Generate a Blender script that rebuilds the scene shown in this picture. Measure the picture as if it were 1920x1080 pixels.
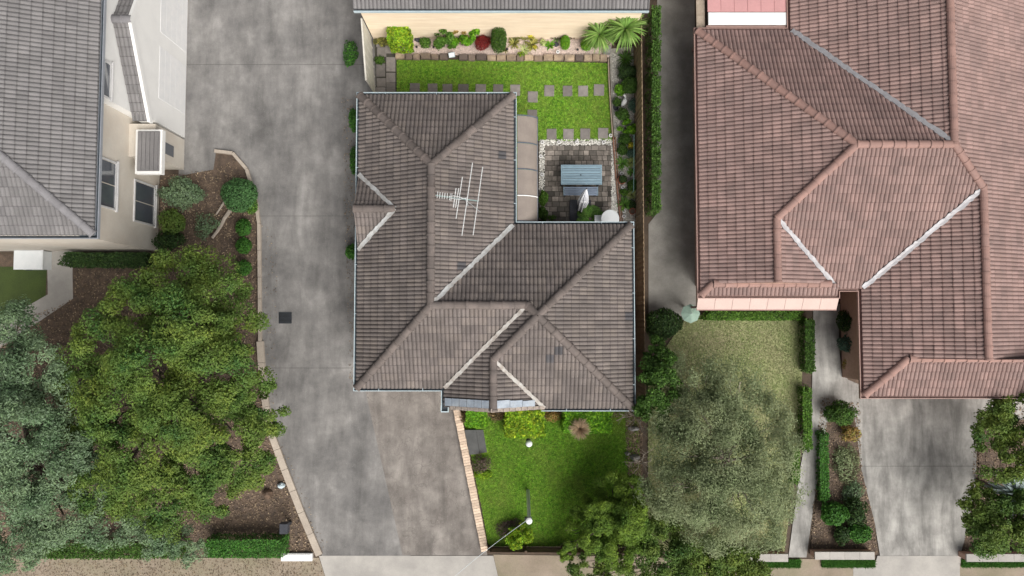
import bpy, bmesh, math, random
import numpy as np
from mathutils import Matrix, Vector

# ------------------------------------------------------------------ camera, sky, sun, exposure
for o in list(bpy.data.objects): bpy.data.objects.remove(o)
scene = bpy.context.scene
COL = scene.collection
R = math.radians
random.seed(7); RNG = np.random.default_rng(7)

CAM_H = 28.0; FPX = 1280.0; TILT = math.atan(60/1280.0)
cd = bpy.data.cameras.new('camera'); cam = bpy.data.objects.new('camera', cd); COL.objects.link(cam)
cd.sensor_width = 36; cd.lens = 24; cd.clip_end = 600; cd.clip_start = .5
cam.location = (0, 0, CAM_H); cam.rotation_euler = (TILT, 0, 0)
scene.camera = cam

SUN_EL = 47; SUN_AZ = 147           # azimuth clockwise from +Y: light arrives from the lower right of the picture
world = bpy.data.worlds.new('World'); scene.world = world; world.use_nodes = True
wn = world.node_tree.nodes; wl = world.node_tree.links
sky = wn.new('ShaderNodeTexSky'); sky.sky_type = 'NISHITA'; sky.sun_disc = False
sky.sun_elevation = R(SUN_EL); sky.sun_rotation = R(SUN_AZ); sky.dust_density = 6; sky.air_density = 1.0; sky.ozone_density = 1.0
hs = wn.new('ShaderNodeHueSaturation'); hs.inputs['Saturation'].default_value = .35
wl.new(sky.outputs[0], hs.inputs['Color']); wl.new(hs.outputs[0], wn['Background'].inputs[0])
wn['Background'].inputs[1].default_value = .06
sd = bpy.data.lights.new('sun', 'SUN'); sd.energy = 2.7; sd.angle = R(52); sd.color = (1, .955, .89)
sun = bpy.data.objects.new('sun', sd); COL.objects.link(sun)
_d = Vector((math.sin(R(SUN_AZ))*math.cos(R(SUN_EL)), math.cos(R(SUN_AZ))*math.cos(R(SUN_EL)), math.sin(R(SUN_EL))))
sun.rotation_euler = (-_d).to_track_quat('-Z', 'Y').to_euler(); sun.location = (20, -20, 40)
scene.view_settings.view_transform = 'Standard'; scene.view_settings.look = 'None'
scene.view_settings.gamma = 1; scene.view_settings.use_curve_mapping = False
scene.view_settings.exposure = 0.58
scene.render.engine = 'CYCLES'

# ------------------------------------------------------------------ helpers
def P(px, py, z=0.0):
    """a point of the place that lies at height z on the sight line of a measured spot of the photograph"""
    dx, dy, dz = (px-960)/FPX, (540-py)/FPX, -1.0
    ca, sa = math.cos(TILT), math.sin(TILT)
    wy, wz = dy*ca - dz*sa, dy*sa + dz*ca
    t = (z-CAM_H)/wz
    return Vector((dx*t, wy*t, z))
def PP(pts, z=0.0): return [P(x, y, z) for x, y in pts]
def lin(c):
    return tuple(((v/12.92) if v <= .04045 else ((v+.055)/1.055)**2.4) for v in [k/255 for k in c])

MATS = {}
def mat(name, c1, c2=None, scale=3.0, rough=.85, bump=0.0, bscale=40.0, rnd=0.0, c3=None, spec=.3, fine=.12, metal=0.0,
        transl=0.0, cracks=0.0, specks=0.0, speck_col=(.5,.48,.45), stain=0.0, stain_scale=.35, stain_col=None, coat=0.0, alpha=None, stretch=None, streak=0.0):
    """procedural material: two-tone noise, fine grain, a random tone for each piece, optional cracks, specks and stains"""
    m = bpy.data.materials.new(name); m.use_nodes = True; MATS[name] = m
    nt = m.node_tree; N = nt.nodes; L = nt.links
    b = N['Principled BSDF']; out = N['Material Output']
    b.inputs['Roughness'].default_value = rough; b.inputs['Specular IOR Level'].default_value = spec; b.inputs['Metallic'].default_value = metal
    geo = N.new('ShaderNodeNewGeometry'); pos = geo.outputs['Position']
    if stretch:
        mp = N.new('ShaderNodeVectorMath'); mp.operation = 'MULTIPLY'; mp.inputs[1].default_value = stretch; L.new(pos, mp.inputs[0]); pos = mp.outputs[0]
    def noise(s, det=4, r=.6):
        n = N.new('ShaderNodeTexNoise'); n.inputs['Scale'].default_value = s; n.inputs['Detail'].default_value = det; n.inputs['Roughness'].default_value = r
        L.new(pos, n.inputs['Vector']); return n.outputs['Fac']
    def ramp(f, lo, hi):
        n = N.new('ShaderNodeMapRange'); n.inputs['From Min'].default_value = lo; n.inputs['From Max'].default_value = hi
        L.new(f, n.inputs['Value']); return n.outputs[0]
    def mix(f, a, bb, bt='MIX'):
        n = N.new('ShaderNodeMix'); n.data_type = 'RGBA'; n.blend_type = bt
        for sock, v in ((n.inputs[0], f), (n.inputs[6], a), (n.inputs[7], bb)):
            if isinstance(v, (float, int)): sock.default_value = v
            elif isinstance(v, tuple): sock.default_value = (*v, 1)
            else: L.new(v, sock)
        return n.outputs[2]
    c2 = c2 or tuple(v*.8 for v in c1)
    col = mix(ramp(noise(scale), .35, .65), c1, c2)
    if rnd or c3:
        oi = N.new('ShaderNodeObjectInfo'); ad = N.new('ShaderNodeMath'); ad.operation = 'ADD'
        L.new(oi.outputs['Random'], ad.inputs[0]); L.new(geo.outputs['Random Per Island'], ad.inputs[1])
        fr = N.new('ShaderNodeMath'); fr.operation = 'FRACT'; L.new(ad.outputs[0], fr.inputs[0]); rv = fr.outputs[0]
        if c3:
            wn_ = N.new('ShaderNodeTexWhiteNoise'); wn_.noise_dimensions = '1D'; L.new(rv, wn_.inputs['W'])
            col = mix(ramp(wn_.outputs['Value'], .45, 1.0), col, c3)
        if rnd:
            mr = N.new('ShaderNodeMapRange'); mr.inputs['To Min'].default_value = 1-rnd; mr.inputs['To Max'].default_value = 1+rnd; L.new(rv, mr.inputs['Value'])
            col = mix(1.0, col, mr.outputs[0], 'MULTIPLY')
    if stain:
        f = ramp(noise(stain_scale, 6, .65), .42, .68); mm = N.new('ShaderNodeMath'); mm.operation = 'MULTIPLY'; mm.inputs[1].default_value = stain; L.new(f, mm.inputs[0])
        col = mix(mm.outputs[0], col, stain_col or tuple(v*.45 for v in c1))
    if streak:      # long tyre and run-off streaks up and down the drive
        sv = N.new('ShaderNodeVectorMath'); sv.operation = 'MULTIPLY'; sv.inputs[1].default_value = (1.7,.38,1); L.new(pos, sv.inputs[0])
        ns = N.new('ShaderNodeTexNoise'); ns.inputs['Scale'].default_value = 1.0; ns.inputs['Detail'].default_value = 7; ns.inputs['Roughness'].default_value = .68; ns.inputs['Distortion'].default_value = .4; L.new(sv.outputs[0], ns.inputs['Vector'])
        mr = N.new('ShaderNodeMapRange'); mr.inputs['From Min'].default_value = .33; mr.inputs['From Max'].default_value = .67; mr.inputs['To Min'].default_value = 1-streak*.5; mr.inputs['To Max'].default_value = 1+streak*.33; L.new(ns.outputs['Fac'], mr.inputs['Value'])
        col = mix(1.0, col, mr.outputs[0], 'MULTIPLY')
    if specks:
        f = ramp(noise(26, 3, .7), .66-.08*specks, .74); col = mix(f, col, speck_col)
    if cracks:
        nz = N.new('ShaderNodeTexNoise'); nz.inputs['Scale'].default_value = 1.3; nz.inputs['Detail'].default_value = 6; L.new(pos, nz.inputs['Vector'])
        wv = N.new('ShaderNodeMix'); wv.data_type = 'VECTOR'; wv.inputs[0].default_value = .55; L.new(pos, wv.inputs[4]); L.new(nz.outputs['Color'], wv.inputs[5])
        vo = N.new('ShaderNodeTexVoronoi'); vo.feature = 'DISTANCE_TO_EDGE'; vo.inputs['Scale'].default_value = 5.2; L.new(wv.outputs[1], vo.inputs['Vector'])
        f = ramp(vo.outputs['Distance'], .045, .0); mm = N.new('ShaderNodeMath'); mm.operation = 'MULTIPLY'; L.new(f, mm.inputs[0])
        L.new(ramp(noise(.9, 3), .36, .56), mm.inputs[1])
        m3 = N.new('ShaderNodeMath'); m3.operation = 'MULTIPLY'; m3.inputs[1].default_value = cracks; L.new(mm.outputs[0], m3.inputs[0])
        col = mix(m3.outputs[0], col, tuple(v*.5 for v in c1))
    if fine:
        mr = N.new('ShaderNodeMapRange'); mr.inputs['To Min'].default_value = 1-fine*2; mr.inputs['To Max'].default_value = 1+fine*2
        L.new(noise(max(18, scale*9), 3, .7), mr.inputs['Value']); col = mix(1.0, col, mr.outputs[0], 'MULTIPLY')
    L.new(col, b.inputs['Base Color'])
    if bump:
        bp = N.new('ShaderNodeBump'); bp.inputs['Strength'].default_value = bump; bp.inputs['Distance'].default_value = .02
        L.new(noise(bscale, 4), bp.inputs['Height']); L.new(bp.outputs[0], b.inputs['Normal'])
    if coat: b.inputs['Coat Weight'].default_value = coat
    if transl:
        tr = N.new('ShaderNodeBsdfTranslucent'); L.new(col, tr.inputs['Color']); ms = N.new('ShaderNodeMixShader'); ms.inputs[0].default_value = transl
        L.new(b.outputs[0], ms.inputs[1]); L.new(tr.outputs[0], ms.inputs[2]); L.new(ms.outputs[0], out.inputs['Surface'])
    return m

class MB:
    """collects shapes for ONE mesh object"""
    def __init__(s): s.v = []; s.f = []
    def add(s, vs, fs):
        n = len(s.v); s.v += [tuple(v) for v in vs]; s.f += [tuple(i+n for i in f) for f in fs]; return s
    def hexa(s, b, t): # 4 bottom, 4 top
        return s.add(list(b)+list(t), [(3,2,1,0),(4,5,6,7),(0,1,5,4),(1,2,6,5),(2,3,7,6),(3,0,4,7)])
    def box(s, x0, x1, y0, y1, z0, z1, bev=0.0):
        if bev <= 0:
            return s.hexa([(x0,y0,z0),(x1,y0,z0),(x1,y1,z0),(x0,y1,z0)], [(x0,y0,z1),(x1,y0,z1),(x1,y1,z1),(x0,y1,z1)])
        r = lambda d, z: [(x0+d,y0+d,z),(x1-d,y0+d,z),(x1-d,y1-d,z),(x0+d,y1-d,z)]
        vs = r(0,z0)+r(0,z1-bev)+r(bev,z1); fs = [(3,2,1,0),(8,9,10,11)]
        for k in (0,4):
            for i in range(4): j=(i+1)%4; fs.append((k+i,k+j,k+4+j,k+4+i))
        return s.add(vs, fs)
    def beam(s, p, q, w, h, up=(0,0,1)):
        p, q = Vector(p), Vector(q); d = (q-p).normalized(); u = Vector(up)
        if abs(d.dot(u)) > .98: u = Vector((1,0,0))
        a = d.cross(u).normalized(); b = a.cross(d)
        c = lambda o: [o-a*w/2-b*h/2, o+a*w/2-b*h/2, o+a*w/2+b*h/2, o-a*w/2+b*h/2]
        return s.add(c(p)+c(q), [(0,1,2,3),(7,6,5,4),(0,4,5,1),(1,5,6,2),(2,6,7,3),(3,7,4,0)])
    def prism(s, pts, z0, z1):
        n = len(pts); vs = [(p[0],p[1],z0) for p in pts]+[(p[0],p[1],z1) for p in pts]
        fs = [tuple(range(n-1,-1,-1)), tuple(range(n,2*n))]+[(i,(i+1)%n,n+(i+1)%n,n+i) for i in range(n)]
        return s.add(vs, fs)
    def poly(s, pts): return s.add(pts, [tuple(range(len(pts)))])
    def tube(s, pts, rad, seg=6):
        pts = [Vector(p) for p in pts]; n = len(pts)
        if not hasattr(rad, '__len__'): rad = [rad]*n
        vs, fs = [], []
        for i, p in enumerate(pts):
            d = (pts[min(i+1,n-1)]-pts[max(i-1,0)]).normalized(); u = Vector((0,0,1)) if abs(d.z) < .9 else Vector((1,0,0))
            a = d.cross(u).normalized(); b = a.cross(d)
            for k in range(seg):
                t = 2*math.pi*k/seg; vs.append(p+(a*math.cos(t)+b*math.sin(t))*rad[i])
        for i in range(n-1):
            for k in range(seg):
                j = (k+1) % seg; fs.append((i*seg+k, i*seg+j, (i+1)*seg+j, (i+1)*seg+k))
        fs.append(tuple(range(seg-1,-1,-1))); fs.append(tuple((n-1)*seg+k for k in range(seg)))
        return s.add(vs, fs)
    def lathe(s, prof, c=(0,0,0), seg=14, star=0.0):
        vs, fs = [], []; n = len(prof)
        for r, z in prof:
            for k in range(seg):
                t = 2*math.pi*k/seg; rr = r*(1+(star if k % 2 else -star)); vs.append((c[0]+rr*math.cos(t), c[1]+rr*math.sin(t), c[2]+z))
        for i in range(n-1):
            for k in range(seg):
                j = (k+1) % seg; fs.append((i*seg+k, i*seg+j, (i+1)*seg+j, (i+1)*seg+k))
        fs.append(tuple(range(seg-1,-1,-1))); fs.append(tuple((n-1)*seg+k for k in range(seg)))
        return s.add(vs, fs)
    def mesh(s, name): 
        me = bpy.data.meshes.new(name); me.from_pydata([tuple(v) for v in s.v], [], s.f); me.update(); return me
    def build(s, name, m, parent=None, smooth=False):
        me = s.mesh(name)
        if smooth: me.polygons.foreach_set('use_smooth', [True]*len(me.polygons))
        return link(name, me, m, parent)
def link(name, me, m=None, parent=None):
    o = bpy.data.objects.new(name, me); COL.objects.link(o)
    if m is not None and me is not None and not len(me.materials): me.materials.append(MATS[m] if isinstance(m, str) else m)
    if parent is not None: adopt(o, parent)
    return o
def adopt(o, parent):
    """meshes are written in world coordinates; an Empty parent sits at its thing's base"""
    o.parent = parent
    if parent.type == 'EMPTY': o.matrix_parent_inverse = Matrix.Translation(-Vector(parent.location))
def thing(name, label, cat, loc=(0,0,0), group=None):
    o = bpy.data.objects.new(name, None); COL.objects.link(o); o.location = loc; o.empty_display_size = .2
    return tag(o, label, cat, group)
def tag(o, label=None, cat=None, group=None, kind=None):
    if label: o['label'] = label
    if cat: o['category'] = cat
    if group: o['group'] = group
    if kind: o['kind'] = kind
    return o
def struct(o, label=None): return tag(o, label, None, None, 'structure')
def fast_mesh(name, V, Q, mi=None):
    me = bpy.data.meshes.new(name); nv, nf, k = len(V), len(Q), Q.shape[1]
    me.vertices.add(nv); me.vertices.foreach_set('co', np.ascontiguousarray(V, dtype=np.float32).ravel())
    me.loops.add(nf*k); me.loops.foreach_set('vertex_index', np.ascontiguousarray(Q, dtype=np.int32).ravel())
    me.polygons.add(nf); me.polygons.foreach_set('loop_start', np.arange(0, nf*k, k, dtype=np.int32)); me.polygons.foreach_set('loop_total', np.full(nf, k, dtype=np.int32))
    me.polygons.foreach_set('use_smooth', np.zeros(nf, dtype=bool)); me.update(calc_edges=True)
    if mi is not None: me.polygons.foreach_set('material_index', mi)
    return me
def ordinal(i): return ['first','second','third','fourth','fifth','sixth','seventh','eighth','ninth','tenth','eleventh','twelfth','thirteenth','fourteenth'][i]
def inside(poly, p):
    r = False; n = len(poly)
    for i in range(n):
        a, b = poly[i], poly[(i+1) % n]
        if (a[1] > p[1]) != (b[1] > p[1]) and p[0] < (b[0]-a[0])*(p[1]-a[1])/(b[1]-a[1])+a[0]: r = not r
    return r
def inside_np(poly, X, Y):
    r = np.zeros(len(X), bool); n = len(poly)
    for i in range(n):
        a, b = poly[i], poly[(i+1) % n]
        if a[1] == b[1]: continue
        r ^= ((a[1] > Y) != (b[1] > Y)) & (X < (b[0]-a[0])*(Y-a[1])/(b[1]-a[1])+a[0])
    return r
def scatter(poly, n):
    xs = [p[0] for p in poly]; ys = [p[1] for p in poly]
    A = RNG.uniform(min(xs), max(xs), n*3); B = RNG.uniform(min(ys), max(ys), n*3)
    k = inside_np(poly, A, B); return A[k][:n], B[k][:n]

# ------------------------------------------------------------------ materials
mat('soil', (.115,.085,.062), (.075,.058,.045), 2.2, bump=.6, fine=.2)
mat('mulch', (.16,.115,.085), (.085,.065,.052), 3.5, bump=.8, fine=.3)
mat('verge_dirt', (.33,.27,.215), (.24,.20,.15), .8, bump=.5, fine=.12, stain=.4, stain_scale=.5, stain_col=(.17,.19,.09))
mat('drive_grey', (.295,.286,.277), (.185,.18,.177), .9, bump=.3, fine=.09, streak=.5, specks=.25, speck_col=(.42,.41,.40), stain=.85, stain_scale=.42, stain_col=(.115,.113,.112), spec=.2)
mat('drive_brown', (.29,.268,.247), (.195,.178,.166), 1.6, streak=.6, specks=.3, speck_col=(.42,.385,.35), bump=.35, fine=.09, stain=.7, stain_scale=.45, stain_col=(.13,.115,.105), cracks=.8, spec=.2)
mat('concrete_pale', (.46,.44,.41), (.36,.345,.325), 1.1, bump=.3, fine=.06, stain=.4, stain_scale=.5, stain_col=(.26,.25,.24))
mat('concrete_path', (.41,.40,.38), (.27,.263,.25), 1.6, streak=.9, bump=.3, fine=.06, stain=.4, stain_scale=.6, stain_col=(.2,.2,.19))
mat('mortar_dark', (.09,.085,.078), (.06,.058,.052), 5)
mat('side_concrete', (.37,.36,.335), (.25,.24,.225), .9, bump=.4, fine=.1, stain=.6, stain_scale=.5, stain_col=(.14,.14,.12))
mat('kerb', (.47,.41,.345), (.38,.33,.28), 2, bump=.3)
mat('lawn', (.20,.36,.025), (.06,.16,.01), 8, bump=.8, bscale=60, fine=.3, stain=.6, stain_scale=.9, stain_col=(.24,.25,.06))
mat('blade', (.245,.51,.045), (.072,.245,.018), 8, rnd=.5, c3=(.30,.44,.07), transl=.25, fine=0, stain=.5, stain_scale=.8, stain_col=(.31,.36,.09))
mat('dry_lawn', (.32,.355,.165), (.29,.29,.16), .7, bump=.6, bscale=60, fine=.2, stain=.5, stain_scale=.4, stain_col=(.33,.27,.18))
mat('dry_blade', (.34,.41,.17), (.37,.37,.21), .8, rnd=.35, c3=(.26,.35,.13), transl=.2, fine=0)
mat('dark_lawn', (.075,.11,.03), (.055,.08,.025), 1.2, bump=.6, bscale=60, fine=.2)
mat('gravel_pink', (.66,.54,.485), (.55,.45,.40), 4, bump=1, bscale=70, fine=.2)
mat('gravel_pale', (.42,.40,.36), (.27,.26,.23), 6, bump=1, bscale=60, fine=.3)
mat('pebble', (.84,.83,.79), (.55,.54,.5), 8, rnd=.35, rough=.6, fine=.05)
mat('pebble_grey', (.62,.60,.56), (.46,.45,.41), 8, rnd=.45, rough=.7, fine=.05)
mat('pebble_pink', (.68,.56,.50), (.58,.48,.43), 8, rnd=.35, rough=.7, fine=.05)
mat('paver', (.235,.215,.20), (.185,.17,.162), 5, rnd=.28, bump=.5, fine=.12, stain=.3, stain_scale=2)
mat('patio_paver', (.30,.265,.235), (.215,.19,.17), 7, rnd=.5, bump=.5, fine=.16, c3=(.10,.092,.082), stain=.6, stain_scale=2.2, stain_col=(.075,.068,.058))
mat('patio_bed', (.07,.066,.055), (.045,.045,.036), 6, bump=.4)
mat('sandstone', (.46,.36,.25), (.33,.25,.18), 5, rnd=.3, bump=.8, bscale=25, c3=(.12,.095,.085), fine=.2, stain=.75, stain_scale=1.6, stain_col=(.10,.08,.075))
mat('cream_brick', (.66,.53,.415), (.58,.45,.345), 9, rnd=.2, bump=.3, fine=.1)
mat('mortar', (.52,.47,.41), (.42,.38,.33), 9, bump=.3)
mat('roof_main', (.183,.158,.149), (.136,.119,.113), 1.3, rnd=.11, rough=.8, bump=.35, bscale=90, fine=.14, specks=.35, speck_col=(.37,.335,.30), stain=.55, stain_scale=.7, stain_col=(.095,.083,.079), c3=(.195,.167,.152))
mat('roof_dark', (.085,.083,.088), (.07,.068,.075), 3, rnd=.1, rough=.7, bump=.3, bscale=90)
mat('ridge_main', (.168,.140,.128), (.128,.109,.101), 3, rnd=.2, rough=.8, bump=.4, bscale=80, fine=.12, stain=.35, stain_scale=1.3, stain_col=(.10,.092,.09))
mat('roof_pink', (.30,.203,.184), (.235,.165,.152), 1.3, rnd=.15, rough=.75, bump=.3, bscale=90, fine=.1, stain=.35, stain_scale=.5, stain_col=(.19,.135,.13))
mat('ridge_pink', (.32,.196,.168), (.28,.178,.157), 3, rnd=.1, rough=.75)
mat('roof_grey', (.195,.188,.19), (.165,.16,.163), 1.3, rnd=.12, rough=.75, bump=.3, bscale=90, fine=.1)
mat('ridge_grey', (.23,.225,.235), (.19,.185,.195), 3, rnd=.08)
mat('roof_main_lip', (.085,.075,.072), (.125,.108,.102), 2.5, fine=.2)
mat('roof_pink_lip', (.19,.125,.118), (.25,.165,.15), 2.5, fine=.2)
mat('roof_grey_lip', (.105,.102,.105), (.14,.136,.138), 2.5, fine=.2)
mat('deck', (.06,.052,.048), (.05,.043,.04), 3)
mat('valley_metal', (.56,.58,.59), (.42,.42,.41), 6, rough=.5, metal=.25, fine=.15, stain=.5, stain_scale=1.1, stain_col=(.28,.245,.215), bump=.3)
mat('valley_grey', (.40,.40,.42), (.33,.33,.35), 5, rough=.5, metal=.3, fine=.12, stain=.4, stain_scale=1.1, stain_col=(.28,.24,.23))
mat('mortar_valley', (.33,.295,.265), (.48,.47,.45), 5, rough=.8, fine=.2, bump=.6)
mat('flashing', (.36,.42,.49), (.27,.31,.37), 5, rough=.45, metal=.2, fine=.12, stain=.5, stain_scale=2.2, stain_col=(.55,.58,.6), bump=.3)
mat('verge_mortar', (.42,.36,.31), (.27,.23,.205), 9, bump=.8, fine=.25)
mat('gutter', (.50,.60,.645), (.43,.52,.57), 5, rough=.4, fine=.05)
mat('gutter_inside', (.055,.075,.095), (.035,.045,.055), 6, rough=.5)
mat('gutter_grey', (.30,.32,.36), (.26,.28,.31), 5, rough=.4)
mat('gutter_pink', (.40,.26,.23), (.36,.24,.21), 5, rough=.5)
mat('soffit', (.6,.58,.54), (.55,.53,.5), 3)
mat('brick_wall', (.40,.30,.235), (.33,.24,.19), 9, bump=.5, fine=.2)
mat('pink_brick', (.52,.34,.27), (.45,.29,.23), 9, bump=.5, fine=.15)
mat('cream_render', (.64,.60,.535), (.58,.54,.48), 1.2, bump=.2, fine=.04, stain=.3, stain_scale=.8, stain_col=(.52,.42,.33))
mat('tan_board', (.82,.70,.545), (.75,.615,.46), 1.6, bump=.25, fine=.05, stretch=(.5,4,4), stain=.35, stain_scale=1.2, stain_col=(.58,.44,.31))
mat('white_render', (.80,.80,.785), (.74,.74,.73), 1, fine=.02)
mat('white_paint', (.8,.8,.8), (.74,.75,.76), 4, rough=.5, fine=.03)
mat('glass', (.10,.115,.14), (.07,.08,.10), .8, rough=.08, spec=.8, fine=0, coat=.6)
mat('window_frame', (.62,.62,.62), (.56,.56,.57), 3, rough=.5)
mat('awning_sheet', (.36,.31,.275), (.31,.268,.24), 2.5, rough=.35, fine=.05, transl=.25, spec=.4)
mat('awning_rib', (.12,.145,.18), (.09,.11,.14), 6, rough=.4)
mat('pink_metal', (.56,.30,.30), (.50,.27,.27), 2, rough=.5, fine=.04)
mat('pink_pale', (.56,.425,.385), (.51,.385,.35), 1.4, rough=.6, fine=.05)
mat('table_blue', (.235,.335,.40), (.18,.27,.335), 4, rough=.5, rnd=.12, fine=.1, stretch=(1,6,6))
mat('bench_blue', (.235,.295,.39), (.19,.24,.325), 4, rough=.5, rnd=.12, fine=.1, stretch=(1,6,6))
mat('dark_steel', (.05,.055,.065), (.04,.045,.05), 6, rough=.4)
mat('slate', (.055,.058,.072), (.042,.045,.055), 5, rough=.6, bump=.2)
mat('step_grey', (.105,.108,.107), (.08,.082,.082), 3, rough=.8, bump=.35, fine=.12)
mat('canvas', (.78,.79,.83), (.68,.70,.76), 4, rough=.8, bump=.3, fine=.04)
mat('white_plastic', (.80,.83,.85), (.74,.78,.8), 4, rough=.4, fine=.03)
mat('terracotta', (.30,.105,.065), (.22,.08,.05), 8, rough=.8)
mat('rust_timber', (.34,.185,.125), (.22,.12,.085), 7, rough=.85, bump=.4, fine=.15)
mat('edge_timber', (.40,.33,.26), (.28,.23,.18), 7, rough=.85, bump=.4, fine=.15)
mat('fence_timber', (.33,.245,.16), (.22,.16,.105), 6, rnd=.25, rough=.9, bump=.4, fine=.15)
mat('fence_dark', (.12,.08,.055), (.085,.06,.045), 6, rnd=.25, rough=.9, bump=.4)
mat('fence_cream', (.68,.66,.59), (.6,.58,.52), 3, rough=.6, fine=.06, stain=.3, stain_scale=1.5, stain_col=(.42,.41,.36))
mat('aluminium', (.80,.82,.82), (.7,.72,.73), 9, rough=.35, metal=.35, fine=.03)
mat('boom_green', (.24,.33,.32), (.2,.28,.27), 9, rough=.5)
mat('galvanised', (.50,.55,.58), (.43,.48,.51), 5, rough=.5, metal=.3)
mat('pipe_green', (.28,.48,.43), (.24,.42,.38), 9, rough=.5)
mat('pipe_pale', (.33,.46,.38), (.28,.40,.33), 5, rough=.6)
mat('black_plastic', (.025,.025,.03), (.02,.02,.02), 5, rough=.5)
mat('rock', (.30,.29,.28), (.2,.195,.19), 5, rough=.9, bump=.8, bscale=20, fine=.2)
mat('bark', (.13,.105,.085), (.085,.07,.058), 8, rough=.95, bump=.8)
mat('pale_bark', (.40,.35,.295), (.30,.26,.22), 8, rough=.9, bump=.5)
def leafmat(name, c, dark=.55, c3=None, rnd=.38, tr=.25):
    mat(name, c, tuple(v*dark for v in c), 2.2, rough=.55, rnd=rnd, c3=c3, transl=tr, fine=0, spec=.25)
leafmat('leaf_lime', (.20,.40,.02), .5, (.42,.52,.035), rnd=.45)
leafmat('leaf_bright', (.13,.36,.02), .5, (.25,.47,.03), rnd=.45)
leafmat('leaf_mid', (.085,.20,.025), .55, (.16,.30,.045))
leafmat('leaf_deep', (.06,.14,.022), .6, (.11,.21,.04))
leafmat('leaf_dark', (.036,.08,.022), .6, (.065,.12,.03))
leafmat('leaf_topiary', (.045,.12,.014), .6, (.10,.19,.025))
leafmat('leaf_red', (.26,.022,.025), .5, (.34,.05,.04))
leafmat('leaf_orange', (.42,.27,.09), .55, (.28,.30,.06))
leafmat('leaf_yellow', (.62,.55,.05), .7, (.45,.46,.05))
leafmat('leaf_pale', (.40,.50,.16), .65, (.5,.55,.25))
leafmat('leaf_varieg', (.23,.25,.06), .45, (.45,.42,.12))
leafmat('leaf_brown', (.24,.165,.085), .5, (.34,.25,.12))
leafmat('leaf_straw', (.50,.38,.255), .7, (.42,.31,.2))
leafmat('leaf_dead', (.14,.105,.085), .6, (.22,.17,.13))
leafmat('leaf_yucca', (.20,.37,.075), .6, (.33,.48,.14), rnd=.3)
leafmat('leaf_cycad', (.13,.30,.05), .6, (.2,.36,.07))
leafmat('leaf_bluegreen', (.085,.165,.12), .6, (.14,.22,.15))
mat('leaf_tree', (.058,.14,.034), (.20,.26,.045), .75, rough=.55, rnd=.28, c3=(.12,.2,.04), transl=.25, fine=0, spec=.25)
mat('leaf_grey', (.10,.18,.085), (.22,.31,.165), .8, rough=.55, rnd=.35, c3=(.2,.28,.18), transl=.25, fine=0, spec=.25)
mat('leaf_olive', (.19,.25,.12), (.32,.365,.20), .8, rough=.6, rnd=.22, c3=(.28,.33,.19), transl=.3, fine=0, spec=.2)
mat('leaf_pine', (.065,.15,.022), (.22,.33,.04), 1.4, rough=.55, rnd=.4, c3=(.12,.2,.03), transl=.25, fine=0, spec=.25)
leafmat('leaf_hedge', (.06,.19,.03), .6, (.10,.26,.04))
leafmat('leaf_ball', (.075,.18,.06), .65, (.11,.24,.08))
leafmat('leaf_silver', (.40,.50,.50), .6, (.52,.6,.6))

# ------------------------------------------------------------------ ground sheets
def sheet(name, pts, z, m, thick=None, kind='structure', label=None, parent=None):
    pts = [Vector((p[0], p[1], 0)) for p in pts]
    a = sum(pts[i].x*pts[(i+1) % len(pts)].y-pts[(i+1) % len(pts)].x*pts[i].y for i in range(len(pts)))
    if a < 0: pts = pts[::-1]
    b = MB()
    if thick: b.prism(pts, z-thick, z)
    else: b.poly([(p.x, p.y, z) for p in pts])
    o = b.build(name, m, parent); o['kind'] = kind
    if label: o['label'] = label
    return o
def px(pts, z=0): return PP(pts, z)
gb = MB(); gb.poly([(-250,-250,-.03),(250,-250,-.03),(250,250,-.03),(-250,250,-.03)]); struct(gb.build('ground', 'soil'), 'bare brown soil under the gardens')
def slabs(name, pts, ylines, z, m, label):
    poly = [(p.x, p.y) for p in px(pts)]; cuts = [1e3]+[P(960,y,0).y for y in ylines]+[-1e3]; par = None
    def clip(pl, a, b, c):      # keep a*x+b*y <= c
        out = []
        for i in range(len(pl)):
            p, q = pl[i], pl[(i+1) % len(pl)]; fp, fq = a*p[0]+b*p[1]-c, a*q[0]+b*q[1]-c
            if fp <= 0: out.append(p)
            if (fp < 0 < fq) or (fq < 0 < fp): t = fp/(fp-fq); out.append((p[0]+(q[0]-p[0])*t, p[1]+(q[1]-p[1])*t))
        return out
    par = sheet(name, pts if False else px(pts), z-.016, 'mortar_dark', label=label)
    for hi, lo in zip(cuts, cuts[1:]):
        c = clip(clip(poly, 0, 1, hi-.006), 0, -1, -(lo+.006))
        if len(c) > 2: o = sheet('slab', c, z, m, parent=par); del o['kind']
slabs('common_driveway', [(335,-120),(335,330),(400,318),(405,285),(440,290),(466,320),(482,380),(486,420),(487,640),(505,800),(604,1042),(770,1042),(690,735),(712,180),(712,-120)], (121,405,690), .0, 'drive_grey', 'grey stained concrete shared driveway')
sheet('driveway', px([(684,728),(850,728),(914,1041),(755,1041)]), .006, 'drive_brown', label='brown cracked concrete driveway of the tiled house')
sheet('driveway_apron', px([(598,1042),(925,1042),(945,1130),(625,1130)]), .004, 'concrete_pale', label='pale concrete crossover at the foot of the driveway')
sheet('verge', px([(-120,1046),(598,1046),(625,1130),(-120,1130)]), -.01, 'verge_dirt', label='dry brown nature strip left of the crossover')
sheet('verge', px([(925,1040),(2050,1056),(2050,1130),(945,1130)]), -.012, 'verge_dirt', label='dry brown nature strip right of the crossover')
sheet('footpath', px([(1600,1056),(1800,1056),(1800,1130),(1600,1130)]), -.004, 'concrete_pale')
BACK_LAWN = px([(744,116),(770,113),(900,114),(1000,117),(1139,120),(1143,190),(1148,262),(1010,263),(1008,215),(970,215),(970,150),(744,150)])
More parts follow.
